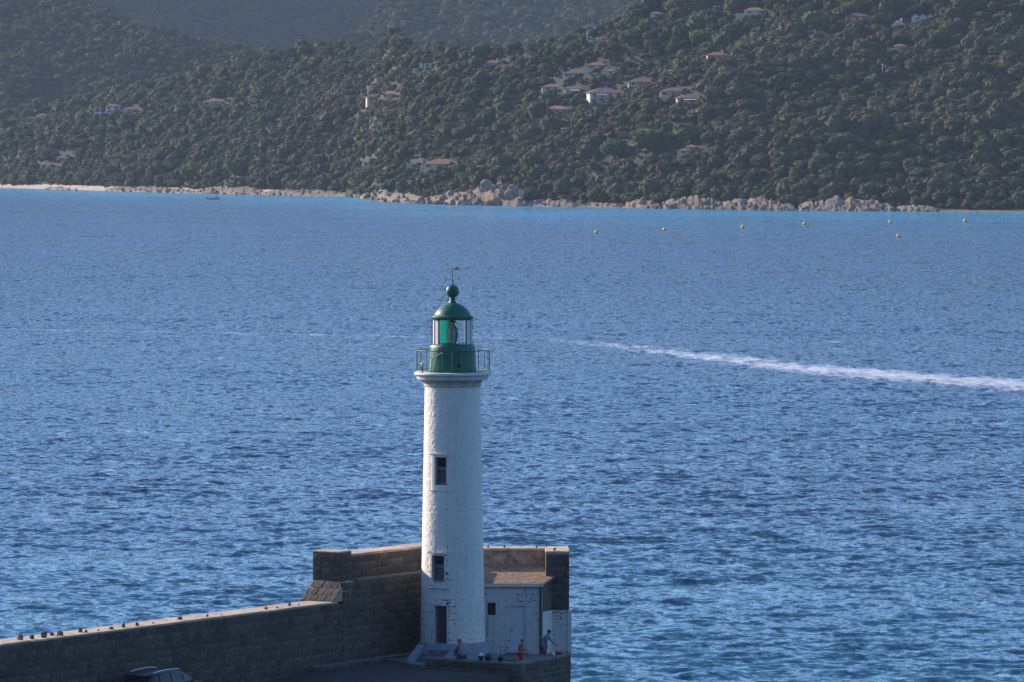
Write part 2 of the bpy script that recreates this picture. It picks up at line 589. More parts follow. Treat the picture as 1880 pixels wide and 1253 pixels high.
for (xa_, ya_), (xb_, yb_), fw_, fs_ in (((-60, 603), (420, 612), 5.0, .42), ((420, 612), (1000, 622), 5.0, .42), ((300, 628), (760, 634), 4.0, .36)):
    a, bb = at_z(xa_, ya_, 0), at_z(xb_, yb_, 0)
    ab = np.array([bb.x - a.x, bb.y - a.y])
    t = np.clip(((X - a.x) * ab[0] + (Y - a.y) * ab[1]) / (ab @ ab), 0, 1)
    d = np.hypot(X - a.x - t * ab[0], Y - a.y - t * ab[1])
    foam = np.maximum(foam, fs_ * np.clip(1.2 - d / fw_, 0, 1))
shd = shore_d(X) - Y
shal = np.clip(1 - shd / 600.0, 0, 1) ** 2.2 * 0.8 * (0.55 + 0.7 * fbm(X / 60, Y / 120, 61, 3))
shal = np.maximum(shal, 0.24 * np.clip(1 - (Y - 255) / 160, 0, 1) * (0.35 + 0.9 * fbm(X / 14, Y / 22, 31, 3)))
V = np.stack([X, Y, Z], -1).reshape(-1, 3)

m, nt, b = new_mat('sea_water')
pos = geom_pos(nt)
a_sh = nd(nt, 'ShaderNodeAttribute', attribute_name='shallow').outputs['Fac']
a_fo = nd(nt, 'ShaderNodeAttribute', attribute_name='foam').outputs['Fac']
c = mixc(nt, a_sh, (0.009, 0.032, 0.060), (0.06, 0.36, 0.50))
fn = noise_n(nt, 0.8, 6, 0.72, pos, (0.9, 0.16, 1))
f2 = noise_n(nt, 0.22, 4, 0.6, pos, (1.0, 0.45, 1))
core = math_n(nt, 'MULTIPLY', a_fo, math_n(nt, 'ADD', math_n(nt, 'MULTIPLY', f2, 1.5), 0.15))
core = math_n(nt, 'ADD', core, math_n(nt, 'MULTIPLY', math_n(nt, 'SUBTRACT', fn, 0.5), 2.6))
fo = math_n(nt, 'MULTIPLY', ramp(nt, core, 0.3, 0.95), ramp(nt, a_fo, 0.05, 0.4, (0, 0, 0), (0.68, 0.68, 0.68)))
c = mixc(nt, fo, c, (0.72, 0.74, 0.78))
nt.links.new(c, b.inputs['Base Color'])
rg = math_n(nt, 'MULTIPLY_ADD', fo, 0.6)
nt.nodes[-1].inputs[2].default_value = 0.11
nt.links.new(rg, b.inputs['Roughness'])
b.inputs['IOR'].default_value = 1.33
b.inputs['Specular IOR Level'].default_value = 0.5
# chop: the slope of the surface itself, from noise at several sizes (bump would fade out over the long view)
def slope_noise(scale, detail, rough, stretch, sx, sy):
    n = nt.nodes.new('ShaderNodeTexNoise')
    n.inputs['Scale'].default_value = scale
    n.inputs['Detail'].default_value = detail
    n.inputs['Roughness'].default_value = rough
    mp = nt.nodes.new('ShaderNodeMapping')
    mp.inputs['Scale'].default_value = stretch
    nt.links.new(pos, mp.inputs[0])
    nt.links.new(mp.outputs[0], n.inputs['Vector'])
    sub = nd(nt, 'ShaderNodeVectorMath', operation='SUBTRACT')
    nt.links.new(n.outputs['Color'], sub.inputs[0])
    sub.inputs[1].default_value = (0.5, 0.5, 0.5)
    mul = nd(nt, 'ShaderNodeVectorMath', operation='MULTIPLY')
    nt.links.new(sub.outputs[0], mul.inputs[0])
    mul.inputs[1].default_value = (sx, sy, 0)
    return mul.outputs[0]


vec = nt.nodes.new('ShaderNodeNewGeometry').outputs['Normal']
sky_tilt = nd(nt, 'ShaderNodeVectorMath', operation='ADD')           # all normals tilted to the camera side, to reflect sky instead of hills
nt.links.new(vec, sky_tilt.inputs[0])
sky_tilt.inputs[1].default_value = (0.0, -0.11, 0.0)
vec = sky_tilt.outputs[0]
for args in ((4.0, 2, 0.6, (0.7, 1.0, 1), 0.4, 0.6), (1.9, 4, 0.62, (0.65, 0.6, 1), 0.5, 1.25), (0.25, 3, 0.6, (0.6, 0.6, 1), 0.12, 0.4), (0.03, 3, 0.55, (0.35, 1.0, 1), 0.0, 0.28)):
    ad = nd(nt, 'ShaderNodeVectorMath', operation='ADD')
    nt.links.new(vec, ad.inputs[0])
    nt.links.new(slope_noise(*args), ad.inputs[1])
    vec = ad.outputs[0]
# rougher open water out in the gulf: wave groups that still show from afar
sepp = nt.nodes.new('ShaderNodeSeparateXYZ')
nt.links.new(pos, sepp.inputs[0])
mr = nt.nodes.new('ShaderNodeMapRange')
for k_, v_ in (('From Min', 400.0), ('From Max', 1000.0), ('To Min', 0.05), ('To Max', 1.0)):
    mr.inputs[k_].default_value = v_
nt.links.new(sepp.outputs[1], mr.inputs['Value'])
for args in ((1.7, 3, 0.6, (0.8, 0.1, 1), 0.3, 1.15), (0.08, 3, 0.6, (0.6, 0.3, 1), 0.05, 0.22)):
    sc_ = nd(nt, 'ShaderNodeVectorMath', operation='SCALE')
    nt.links.new(slope_noise(*args), sc_.inputs[0])
    nt.links.new(mr.outputs[0], sc_.inputs['Scale'])
    ad = nd(nt, 'ShaderNodeVectorMath', operation='ADD')
    nt.links.new(vec, ad.inputs[0])
    nt.links.new(sc_.outputs[0], ad.inputs[1])
    vec = ad.outputs[0]
nm_ = nd(nt, 'ShaderNodeVectorMath', operation='NORMALIZE')
nt.links.new(vec, nm_.inputs[0])
nt.links.new(nm_.outputs[0], b.inputs['Normal'])
M['water'] = m
sea = np_mesh('sea', V, grid_quads(len(xs), len(ys)), M['water'], attrs={'shallow': shal, 'foam': foam})
tag(sea, kind='structure')

# ------------------------------------------------------------------ far hillside
KF = 0.30                                                  # rise of the front hill along the view


def crest_from_px(pts, d0f, k, lift=4.0):
    """distance and height at which a slope starting at d0(X) meets the crest line seen in the photograph"""
    out = []
    for px, py in pts:
        e = (HOR - py) / FPX
        D = 2700.0
        for _ in range(30):
            Xw = (px - CXP) / FPX * D
            d0 = float(d0f(Xw))
            D = (CAMZ - lift + k * d0) / (k - e) if k > e else D
        out.append(((px - CXP) / FPX * D, D))
    return np.array(sorted(out))


CF = crest_from_px([(-200, 215), (0, 188), (60, 178), (136, 163), (238, 143), (340, 126), (400, 104), (460, 84), (579, 62), (640, 58), (700, 54), (760, 64), (860, 64), (960, 58), (1040, 44), (1110, 20), (1180, -15), (1300, -50), (1880, -90), (2200, -100)], shore_d, KF)


def front_crest(X):
    return np.interp(X, CF[:, 0], CF[:, 1])


def terrain(X, D):
    X, D = np.asarray(X, float), np.asarray(D, float)
    d0 = shore_d(X)
    dc = front_crest(X)
    d = D - d0
    und = (fbm(X / 75 + 3, D / 85, 41, 3) - 0.5) * 24.0 * np.clip((d - 12) / 60, 0, 1) * np.clip((dc - D) / 60, 0.1, 1)
    z = np.where(d < 12, d * 0.06 - 0.6, KF * (d - 12) + 0.12) + und * (d > 12)
    zc = KF * (dc - d0 - 12) + 0.12
    z = np.where(D > dc, zc - 0.28 * (D - dc), z)
    # left shoulder
    xm = (X / D * FPX) + CXP
    cm = np.interp(xm, [-400, 0, 170, 250, 330, 420, 520, 620], [-160, -70, 0, 44, 62, 80, 104, 130])
    em = (HOR - cm) / FPX
    km = 0.34
    d0m = 2960.0
    dcm = (CAMZ - 4 + km * d0m - 35 * km) / (km - em)
    zm = np.where(D < dcm, km * (D - d0m) + 12, km * (dcm - d0m) + 12 - 0.3 * (D - dcm))
    zm = zm + (fbm(X / 50 + 9, D / 80, 43, 3) - 0.5) * 8
    # centre slope behind the crest
    ec = (HOR - np.interp(xm, [560, 610, 690, 740, 800], [110, 85, 30, -40, -120])) / FPX
    dcc = (CAMZ - 4 - 26 + 0.4 * 3480) / (0.4 - ec)
    zcn = np.where(D < dcc, 26 + 0.40 * (D - 3480), 26 + 0.40 * (dcc - 3480) - 0.3 * (D - dcc)) + (fbm(X / 60 + 5, D / 80, 47, 3) - 0.5) * 10
    # shaded valley side and the mountain above it
    zn = 22 + 0.5 * (D - 4180) + (fbm(X / 70, D / 90, 49, 3) - 0.5) * 12
    z = np.maximum(np.maximum(z, np.where(D > 2900, zm, -99)), np.maximum(np.where(D > 3300, zcn, -99), np.where(D > 4000, zn, -99)))
    z = z + 430 * np.exp(-((X + 700) / 190.0) ** 2 - ((D - 4800) / 330.0) ** 2)
    return np.minimum(z, 560)


tx = np.concatenate([np.arange(-1000, -340, 22), np.arange(-340, 240, 5.0), np.arange(240, 760, 22)])
ty = np.concatenate([np.arange(1760, 3300, 6.0), np.arange(3300, 5100, 14.0)])
TX, TY = np.meshgrid(tx, ty, indexing='ij')
TZ = terrain(TX, TY)
hill = np_mesh('hillside', np.stack([TX, TY, TZ], -1).reshape(-1, 3), grid_quads(len(tx), len(ty)), M['ground'])
tag(hill, kind='structure')

# unseen land under the camera, raised behind it to block low sky light
hx = np.arange(-700, 701, 25.0)
hy = np.concatenate([np.arange(-430, -20, 15.0), np.arange(-20, 61, 8.0)])
HX, HY = np.meshgrid(hx, hy, indexing='ij')
HZ = 25.6 - np.clip(HY - 2, 0, None) * 0.75 + np.clip(-HY - 12, 0, None) * 0.55 + (fbm(HX / 60, HY / 60, 77, 3) - 0.5) * 16 * np.clip(-HY / 60, 0, 1)
HZ = np.clip(HZ, -6, 190)
tag(np_mesh('sky_blocking_headland', np.stack([HX, HY, HZ], -1).reshape(-1, 3), grid_quads(len(hx), len(hy)), M['ground']), kind='structure')


def ground_at(px, py):
    """where the view line through a pixel first meets the hillside"""
    r = ray(px, py)
    D = np.arange(1800, 4900, 1.5)
    t = D / r.y
    Zr = CAMZ + r.z * t
    Xr = r.x * t
    hit = np.nonzero(terrain(Xr, D) >= Zr)[0]
    k = hit[0] if len(hit) else -1
    return Vector((Xr[k], D[k], float(terrain(Xr[k], D[k]))))


# ------------------------------------------------------------------ trees
def crown_mesh(name, seed, lobes, flat, mat, leaves=300):
    """a crown of many small uneven leaf clumps with loose leaf faces over them"""
    rr = random.Random(seed)
    bm = bmesh.new()
    cs = []
    skew = Vector((rr.uniform(-.18, .18), rr.uniform(-.18, .18), 0))
    for k in range(lobes):
        while True:
            q = Vector((rr.uniform(-1, 1), rr.uniform(-1, 1), rr.uniform(-.75, 1)))
            if q.length < 1:
                break
        q = q.normalized() * (q.length ** 0.3) if k else q * .05
        r = rr.uniform(0.2, 0.36) if k else 0.72
        c = Vector((q.x * .62, q.y * .62, .72 + q.z * .56 * flat)) + skew * max(0, q.z)
        cs.append((c, r))
        res = bmesh.ops.create_icosphere(bm, subdivisions=3 if k == 0 else 1, radius=1.0)
        off = Vector((seed * 3.1, k * 1.7, 0))
        for v in res['verts']:
            n = v.co.normalized()
            p = n * (r * (1 + 0.4 * mnoise.noise(n * 2.3 + off) + 0.2 * mnoise.noise(n * 5.1 + off) + rr.uniform(-.05, .05)))
            p.z *= flat
            v.co = c + p
    for k in range(leaves):
        c, r = rr.choice(cs)
        n = Vector((rr.gauss(0, 1), rr.gauss(0, 1), rr.gauss(0.4, 0.9))).normalized()
        p = c + Vector((n.x, n.y, n.z * flat)) * r * rr.uniform(0.85, 1.3)
        e = Vector((rr.gauss(0, 1), rr.gauss(0, 1), rr.gauss(0, 1))).normalized()
        u = n.cross(e).normalized() * rr.uniform(0.035, 0.085)
        w = (n * .6 + e * 0.8).normalized() * rr.uniform(0.035, 0.085)
        bm.faces.new([bm.verts.new(p + q) for q in (-u - w, u - w, u + w, -u + w)])
    me = bpy.data.meshes.new(name)
    bm.to_mesh(me)
    bm.free()
    me.materials.append(mat)
    return me


def trunk_mesh(seed):
    rr = random.Random(seed)
    mb = MB()
    mb.tube([(0, 0, -0.45), (0.02, 0.01, 0.15), (rr.uniform(-.06, .06), rr.uniform(-.06, .06), 0.7)], [0.09, 0.07, 0.045], 7)
    for k in range(3):
        a = rr.uniform(0, 6.28)
        mb.tube([(0, 0, 0.2 + 0.1 * k), (0.2 * math.cos(a), 0.2 * math.sin(a), 0.5), (0.36 * math.cos(a), 0.36 * math.sin(a), 0.72)], [0.05, 0.035, 0.02], 6)
    o = mb.build('trunk', M['trunk'])
    me = o.data
    bpy.data.objects.remove(o)
    return me


CROWNS = [crown_mesh('crown', 10 + k, 15 + 3 * (k % 4), (0.7, 0.85, 1.0, 0.75)[k % 4], M['leaf']) for k in range(9)]
PINES = [crown_mesh('pine_crown', 60 + k, 22, 0.6, M['pine'], 600) for k in range(3)]
TRUNKS = [trunk_mesh(k) for k in range(3)]

# houses first as spots, so that no tree stands in front of them.  (centre x, foot y, width, wall height) in photo pixels
HOUSES = [
    # px, py, w, h, roof, wall, tile, storeys, label, extras
    (398, 195, 46, 8, 'hip', 'cream', 'tiles', 1, 'cream villa with long tiled hip roof alone in the woods, left of centre', 'gable'),
    (207, 208, 28, 14, 'hip', 'white_wall', 'tiles', 2, 'white two-storey villa with a white pergola frame on its terrace, far left', 'pergola'),
    (237, 207, 22, 5, 'hip', 'pink_wall', 'tiles', 1, 'low red-roofed annex right of the two-storey villa with pergola', ''),
    (78, 218, 22, 6, 'hip', 'white_wall', 'tiles', 1, 'small white house with red hip roof near the left frame edge', 'terrace'),
    (79, 309, 14, 6, 'hip', 'white_wall', 'tiles', 1, 'tiny white-walled cabin in trees above the beach at far left', 'chimney'),
    (113, 293, 20, 3, 'hip', 'pink_wall', 'tiles', 1, 'red roof just showing above trees beside the tiny cabin, far left', ''),
    (692, 185, 42, 6, 'hip', 'cream', 'tiles', 1, 'long low villa with tiled roof and white porch posts left of the white modern house', 'posts'),
    (722, 180, 24, 5, 'shed', 'cream', 'tiles', 1, 'small annex with tilted solar panel at the low porch villa', 'panel'),
    (768, 133, 20, 6, 'flat', 'white_wall', 'white_wall', 1, 'bright white flat-roofed modern house with a tall white chimney', 'tower'),
    (786, 131, 15, 13, 'flat', 'white_wall', 'white_wall', 2, 'bright white cube block at the right of the modern house', ''),
    (905, 122, 40, 4, 'hip', 'pink_wall', 'tiles', 1, 'pale pink house half hidden in trees right of the white modern house', 'chimney'),
    (760, 311, 30, 9, 'flat', 'beige_stone', 'beige_stone', 1, 'beige stone flat building above the rocky point', ''),
    (815, 309, 74, 8, 'hip', 'pink_wall', 'tiles', 1, 'wide house with long red tiled roof just above the rocky point', 'chimney'),
    (1110, 191, 64, 20, 'hip', 'white_wall', 'brown_tiles', 2, 'large white two-storey villa with balcony in the middle of the hamlet', 'balcony'),
    (1055, 172, 38, 7, 'hip', 'cream', 'brown_tiles', 1, 'brown-roofed house with white awning left of the large white villa', 'awning'),
    (1014, 168, 40, 7, 'hip', 'cream', 'brown_tiles', 1, 'leftmost brown-roofed house in the upper row of the hamlet', ''),
    (1024, 208, 46, 7, 'hip', 'pink_wall', 'tiles', 1, 'low house with wide hip roof at the bottom left of the hamlet', ''),
    (1180, 160, 56, 7, 'hip', 'cream', 'tiles', 1, 'wide hip-roofed house right of and above the large white villa', ''),
    (1236, 176, 50, 8, 'hip', 'pink_wall', 'brown_tiles', 1, 'hip-roofed house second from the right in the hamlet', 'chimney'),
    (1264, 190, 48, 7, 'hip', 'pink_wall', 'brown_tiles', 1, 'rightmost hip-roofed house of the hamlet with a white awning below', 'awning'),
    (1053, 144, 40, 9, 'flat', 'white_wall', 'cream', 1, 'flat white terrace house at the upper left of the hamlet', 'posts'),
    (1097, 128, 42, 6, 'hip', 'cream', 'tiles', 1, 'topmost tiled house of the hamlet beside two dark cypresses', 'chimney'),
    (1122, 138, 26, 7, 'hip', 'cream', 'tiles', 1, 'small tiled house just below the topmost one of the hamlet', 'chimney'),
    (1266, 283, 44, 12, 'tower', 'pink_wall', 'tiles', 2, 'pink villa with a raised upper storey near the shore, right of the pines', ''),
    (1160, 276, 14, 5, 'hip', 'orange_wall', 'tiles', 1, 'little orange house peeping out between the umbrella pines', ''),
    (1650, 98, 46, 12, 'tower', 'pink_wall', 'tiles', 2, 'pink villa with stepped red roofs on the upper right slope', ''),
    (1386, 29, 40, 9, 'hip', 'cream', 'tiles', 1, 'cream villa with a low terrace wall near the top edge, right of centre', 'terrace'),
    (1574, 40, 46, 9, 'hip', 'orange_wall', 'brown_tiles', 2, 'ochre villa with wide brown roof near the top edge', ''),
    (1650, 52, 26, 6, 'gable', 'white_wall', 'tiles', 1, 'small white gabled house below the row of three gables, upper right', 'chimney'),
    (1696, 40, 44, 6, 'three', 'white_wall', 'brown_tiles', 1, 'row of three brown-roofed gables near the top right', ''),
    (1316, 17, 14, 5, 'flat', 'cream', 'cream', 1, 'small pale block at the top edge, right of centre', ''),
    (1205, 32, 26, 6, 'hip', 'white_wall', 'tiles', 1, 'small white house with red roof near the top edge, centre right', ''),
    (1082, 54, 26, 6, 'hip', 'white_wall', 'tiles', 1, 'small white house with tiled roof above the tall white post', 'chimney'),
    (1092, 80, 26, 4, 'flat', 'cream', 'cream', 1, 'low pale terrace building under the tall white post', 'chimney'),
    (1318, 108, 42, 6, 'hip', 'pink_wall', 'tiles', 1, 'dark red-roofed house sunk in trees right of and above the hamlet', 'chimney'),
    (672, 304, 10, 5, 'flat', 'white_wall', 'cream', 1, 'tiny pale hut in trees left of the rocky point', ''),
]
spots = []
for h in HOUSES:
    g = ground_at(h[0], h[1])
    spots.append((h, g, FPX / g.y))

SPECIAL = [  # px, py of the crown's middle, crown width px, kind, label
    (1190, 268, 62, 'p', 'largest bright green umbrella pine beside the little orange house'),
    (1128, 282, 50, 'p', 'second umbrella pine, lower left of the largest one'),
    (1262, 252, 52, 'p', 'flat bright green pine above the pink shore villa'),
    (432, 312, 46, 'p', 'bright green rounded pine above the shore rocks, left half'),
    (352, 322, 44, 'p', 'bright green bushy tree left of the rounded pine above the rocks'),
    (843, 315, 30, 'p', 'small bright green pine at the right end of the long red roof'),
    (1286, 76, 42, 'p', 'dark emerald pine on the upper slope above the sunk red roof'),
    (1155, 77, 40, 'p', 'bright green tree right of the pale terrace building with post'),
    (1500, 45, 50, 'p', 'big bright green tree below the ochre villa'),
    (1122, 116, 6, 'c', 'slim dark cypress, left of the pair by the topmost hamlet house'),
    (1128, 117, 6, 'c', 'slim dark cypress, right of the pair by the topmost hamlet house'),
]
special_pts = []
for px, py, w, kd, lab in SPECIAL:
    g = ground_at(px, py + (w * 0.28 if kd == 'p' else 8))
    special_pts.append((g, (w * 0.6 if kd == 'p' else w / 2) * g.y / FPX, kd, lab))

cand = []
cell = 3.5
for D in np.arange(1830, 4720, cell):
    far = D > 3330
    step = cell * (1.35 if far else 1.0)
    half = 1.03 * D * CXP / FPX + 12
    for Xc in np.arange(-half, half, step):
        cand.append((Xc + rnd.uniform(-.5, .5) * step, D + rnd.uniform(-.5, .5) * cell, far))
cand = np.array(cand)
cz = terrain(cand[:, 0], cand[:, 1])
clump = fbm(cand[:, 0] / 26, cand[:, 1] / 26, 91, 3)
keep = []
for (Xc, D, far), z, cl in zip(cand, cz, clump):
    d = D - shore_d(Xc)
    if d < 15 + 3 * math.sin(Xc * 0.11) or z < 0.5:
        continue
    if D < 3300 and D > front_crest(Xc) + 60 and z < 25:
        continue
    if cl < 0.26 and rnd.random() < 0.3:
        continue
    ppx, ppy = project((Xc, D, z + 2.0))
    if ppx < -60 or ppx > 1920 or ppy < -60:
        continue
    r = (1.05 + 2.5 * cl) * rnd.lognormvariate(0, 0.36) * (1.25 if far else 1.0)
    r = min(max(r, 1.0), 4.6)
    bad = False
    gx, gy = project((Xc, D, z))
    for h, g, s in spots:
        if abs(ppx - h[0]) < h[2] * 0.52 + r * s * 0.7 and gy > h[1] - h[3] - 8 and D < g.y + 10:
            if D > g.y - 0.7:
                if abs(Xc - g.x) < h[2] / 2 / s + r * 0.4 and D < g.y + 7:
                    bad = True
                    break
                continue
            lim = (gy - h[1] + h[3] * rnd.uniform(0.1, 0.6)) / (1.45 * s)
            r = max(0.55, min(r, lim))
    if not bad:
        for g, rs, kd, lab in special_pts:
            if math.hypot(Xc - g.x, (D - g.y) * 0.5) < rs * 0.9 + 0.8 or (abs(Xc - g.x) < rs and g.y - 14 < D < g.y):
                bad = True
                break
    if not bad:
        keep.append((Xc, D, z, r, rnd.uniform(0, 6.283), rnd.randrange(9), rnd.uniform(0.72, 1.15)))
# low scrub filling the ground between the trees
low = []
for D in np.arange(1840, 3300, 2.9):
    half = 1.03 * D * CXP / FPX
    for Xc in np.arange(-half, half, 2.9):
        low.append((Xc + rnd.uniform(-1.4, 1.4), D + rnd.uniform(-1.4, 1.4)))
low = np.array(low)
lz_ = terrain(low[:, 0], low[:, 1])
ok_ = (low[:, 1] > shore_d(low[:, 0]) + 14) & (low[:, 1] < front_crest(low[:, 0]) + 15)
low, lz_ = low[ok_], lz_[ok_]
free = np.ones(len(low), bool)
for h, g, s in spots:
    free &= ~((np.abs(low[:, 0] - g.x) < h[2] / 2 / s + 0.5) & (low[:, 1] > g.y - 0.8) & (low[:, 1] < g.y + 8))
for (Xc, D), z in zip(low[free], lz_[free]):
    r = rnd.uniform(0.6, 1.25)
    keep.append((float(Xc), float(D), float(z), r, rnd.uniform(0, 6.283), rnd.randrange(9), rnd.uniform(0.7, 1.0)))
keep.sort(key=lambda t: t[1] / t[3] ** 0.5)
near = [t for t in keep if t[3] > 1.3 and 0 < project(t[:3])[0] < 1880 and t[1] < shore_d(t[0]) + 110]
near = sorted(near, key=lambda t: t[1])[:290]
near_set = set(id(t) for t in near)
rest = [t for t in keep if id(t) not in near_set]

for t in near:
    e = empty('evergreen_tree', t[:3], t[4], 1.0, 'rounded dark evergreen tree in the wooded band right above the shore rocks', 'tree', 'evergreen trees lining the shore')
    e.scale = (t[3], t[3], t[3] * t[6])
    link(bpy.data.objects.new('crown', CROWNS[t[5]]), e)
    link(bpy.data.objects.new('trunk', TRUNKS[t[5] % 3]), e)
for k, (g, rs, kd, lab) in enumerate(special_pts):
    if kd == 'p':
        e = empty('umbrella_pine', g, rnd.uniform(0, 6), 1, lab, 'tree')
        e.scale = (rs, rs, rs * 1.05)
        link(bpy.data.objects.new('crown', PINES[k % 3]), e)
        link(bpy.data.objects.new('trunk', TRUNKS[k % 3]), e)
    else:
        e = empty('cypress', g, 0, 1, lab, 'tree')
        me = crown_mesh('cypress_crown', 90 + k, 8, 1.0, M['leaf'], 200)
        c = link(bpy.data.objects.new('crown', me), e)
        c.scale = (0.85, 0.85, 3.6)
        link(bpy.data.objects.new('trunk', TRUNKS[0]), e)

src = bpy.data.collections.new('crown_sources')
for k, me in enumerate(CROWNS):
    src.objects.link(bpy.data.objects.new('crown_source_%02d' % k, me))
pm = bpy.data.meshes.new('woodland')
pm.from_pydata([t[:3] for t in rest], [], [])
for nm, typ, vals in (('idx', 'INT', [t[5] for t in rest]),):
    pm.attributes.new(nm, typ, 'POINT').data.foreach_set('value', vals)
pm.attributes.new('rot', 'FLOAT_VECTOR', 'POINT').data.foreach_set('vector', [q for t in rest for q in (0.0, 0.0, t[4])])
pm.attributes.new('scl', 'FLOAT_VECTOR', 'POINT').data.foreach_set('vector', [q for t in rest for q in (t[3], t[3], t[3] * t[6])])
wood = link(bpy.data.objects.new('woodland', pm))
tag(wood, 'dense evergreen oak scrub covering the whole hillside behind the shore trees', 'woodland', kind='stuff')
ng = bpy.data.node_groups.new('scatter_crowns', 'GeometryNodeTree')
ng.interface.new_socket('Geometry', in_out='INPUT', socket_type='NodeSocketGeometry')
ng.interface.new_socket('Geometry', in_out='OUTPUT', socket_type='NodeSocketGeometry')
gi, go = ng.nodes.new('NodeGroupInput'), ng.nodes.new('NodeGroupOutput')
iop = ng.nodes.new('GeometryNodeInstanceOnPoints')
ci = ng.nodes.new('GeometryNodeCollectionInfo')
ci.inputs['Collection'].default_value = src
ci.inputs['Separate Children'].default_value = True
ci.inputs['Reset Children'].default_value = True
e2r = ng.nodes.new('FunctionNodeEulerToRotation')


def named(nm, typ):
    n = ng.nodes.new('GeometryNodeInputNamedAttribute')
    n.data_type = typ
    n.inputs['Name'].default_value = nm
    return n.outputs['Attribute']


ng.links.new(gi.outputs[0], iop.inputs['Points'])
ng.links.new(ci.outputs[0], iop.inputs['Instance'])
iop.inputs['Pick Instance'].default_value = True
ng.links.new(named('idx', 'INT'), iop.inputs['Instance Index'])
ng.links.new(named('rot', 'FLOAT_VECTOR'), e2r.inputs[0])
ng.links.new(e2r.outputs[0], iop.inputs['Rotation'])
ng.links.new(named('scl', 'FLOAT_VECTOR'), iop.inputs['Scale'])
ng.links.new(iop.outputs[0], go.inputs[0])
wood.modifiers.new('scatter', 'NODES').node_group = ng

# ------------------------------------------------------------------ houses
for (px, py, wpx, hpx, roof, wmat, tmat, st, lab, ex), g, s in spots:
    w, wh = 0.94 * wpx / s, 0.86 * hpx / s
    dep = min(9.0, max(4.0, w * 0.7))
    e = empty('house', (g.x, g.y + dep * 0.5, g.z), R(rnd.uniform(-9, 9)), 1, lab, 'house', 'houses on the wooded hillside')
    rh = {'hip': min(2.0, w * 0.16), 'gable': 1.6, 'three': 1.4, 'tower': 1.2, 'shed': 0.8, 'flat': 0.3}[roof]
    hw, hd = w / 2, dep / 2
    base = -3.0
    if roof == 'tower':
        MB().box(-hw, hw, -hd, hd, base, wh * 0.5).box(-hw * 0.28, hw * 0.62, -hd * 0.5, hd * 0.9, wh * 0.5, wh * 1.08).build('wall', M[wmat], e)
    else:
        MB().box(-hw, hw, -hd, hd, base, wh).build('wall', M[wmat], e)
    o_ = 0.45

    def hip(x0, x1, y0, y1, z, hgt):
        ins = min((y1 - y0) / 2, (x1 - x0) * 0.42)
        v = [(x0, y0, z), (x1, y0, z), (x1, y1, z), (x0, y1, z), (x0, y0, z + .16), (x1, y0, z + .16), (x1, y1, z + .16), (x0, y1, z + .16), (x0 + ins, (y0 + y1) / 2, z + hgt), (x1 - ins, (y0 + y1) / 2, z + hgt)]
        return v, [(3, 2, 1, 0), (0, 1, 5, 4), (1, 2, 6, 5), (2, 3, 7, 6), (3, 0, 4, 7), (4, 5, 9, 8), (5, 6, 9), (6, 7, 8, 9), (7, 4, 8)]
    if roof == 'hip':
        rf = MB().add(*hip(-hw - o_, hw + o_, -hd - o_, hd + o_, wh + 0.002, rh + 0.1)).build('roof', M[tmat], e)
    elif roof == 'tower':
        rf = MB().add(*hip(-hw - o_, hw * 0.9 + o_, -hd - o_, hd + o_, wh * 0.5 + 0.002, 1.0)).build('roof', M[tmat], e)
        MB().add(*hip(-hw * 0.28 - o_, hw * 0.62 + o_, -hd * 0.5 - o_, hd * 0.9 + o_, wh * 1.08 + 0.002, 1.1)).build('roof', M[tmat], e)
    elif roof == 'flat':
        rf = MB().box(-hw - .1, hw + .1, -hd - .1, hd + .1, wh, wh + 0.35).build('roof', M[tmat], e)
    elif roof == 'shed':
        rf = MB().prism([(-hw - .3, -hd - .3), (hw + .3, -hd - .3), (hw + .3, hd + .3), (-hw - .3, hd + .3)], [wh, wh, wh + 1.4, wh + 1.4], [wh + .2, wh + .2, wh + 1.6, wh + 1.6]).build('roof', M[tmat], e)
    else:
        k = 3 if roof == 'three' else 1
        for q in range(k):
            xa, xb = -hw + 2 * hw * q / k, -hw + 2 * hw * (q + 1) / k
            xm = (xa + xb) / 2
            MB().add([(xa - .2, -hd - .4, wh), (xb + .2, -hd - .4, wh), (xm, -hd - .4, wh + rh), (xa - .2, hd, wh), (xb + .2, hd, wh), (xm, hd, wh + rh)], [(0, 1, 2), (3, 5, 4), (0, 3, 4, 1), (1, 4, 5, 2), (0, 2, 5, 3)]).build('roof', M[tmat], e)
            MB().add([(xa, -hd - .42, wh - .02), (xb, -hd - .42, wh - .02), (xm, -hd - .42, wh + rh * 0.8), (xa, -hd, wh - .02), (xb, -hd, wh - .02), (xm, -hd, wh + rh * .8)], [(0, 1, 2), (3, 5, 4), (0, 3, 4, 1), (1, 4, 5, 2), (0, 2, 5, 3)]).build('gable', M[wmat], e)
    nwin = max(1, int(w / 3.0))
    lv = [0.28] if st == 1 else [0.1, 0.6]
    for l in lv:
        for q in range(nwin):
            xx = -hw + (q + 0.5) * w / nwin + rnd.uniform(-.2, .2)
            if roof == 'tower' and (l > 0.3) and not (-hw * 0.25 < xx < hw * 0.55):
                continue
            yf = -hd - 0.03 if not (roof == 'tower' and l > 0.3) else -hd * 0.5 - 0.03
            hh = min(1.5, wh * (0.5 if st == 1 else 0.32))
            ww = rnd.choice((0.9, 1.1, 1.7))
            wi = MB().box(xx - ww / 2, xx + ww / 2, yf, yf + 0.2, wh * l, wh * l + hh).build('window', M['pane'], e)
            MB().box(xx - ww / 2 - .08, xx + ww / 2 + .08, yf - .06, yf + .1, wh * l - .12, wh * l - .01).build('sill', M['white_wall'], wi)
    if 'chimney' in ex:
        MB().box(hw * .35, hw * .35 + .7, -.3, .4, wh * 0.9, wh + rh + 0.9).build('chimney', M['white_wall'], e)
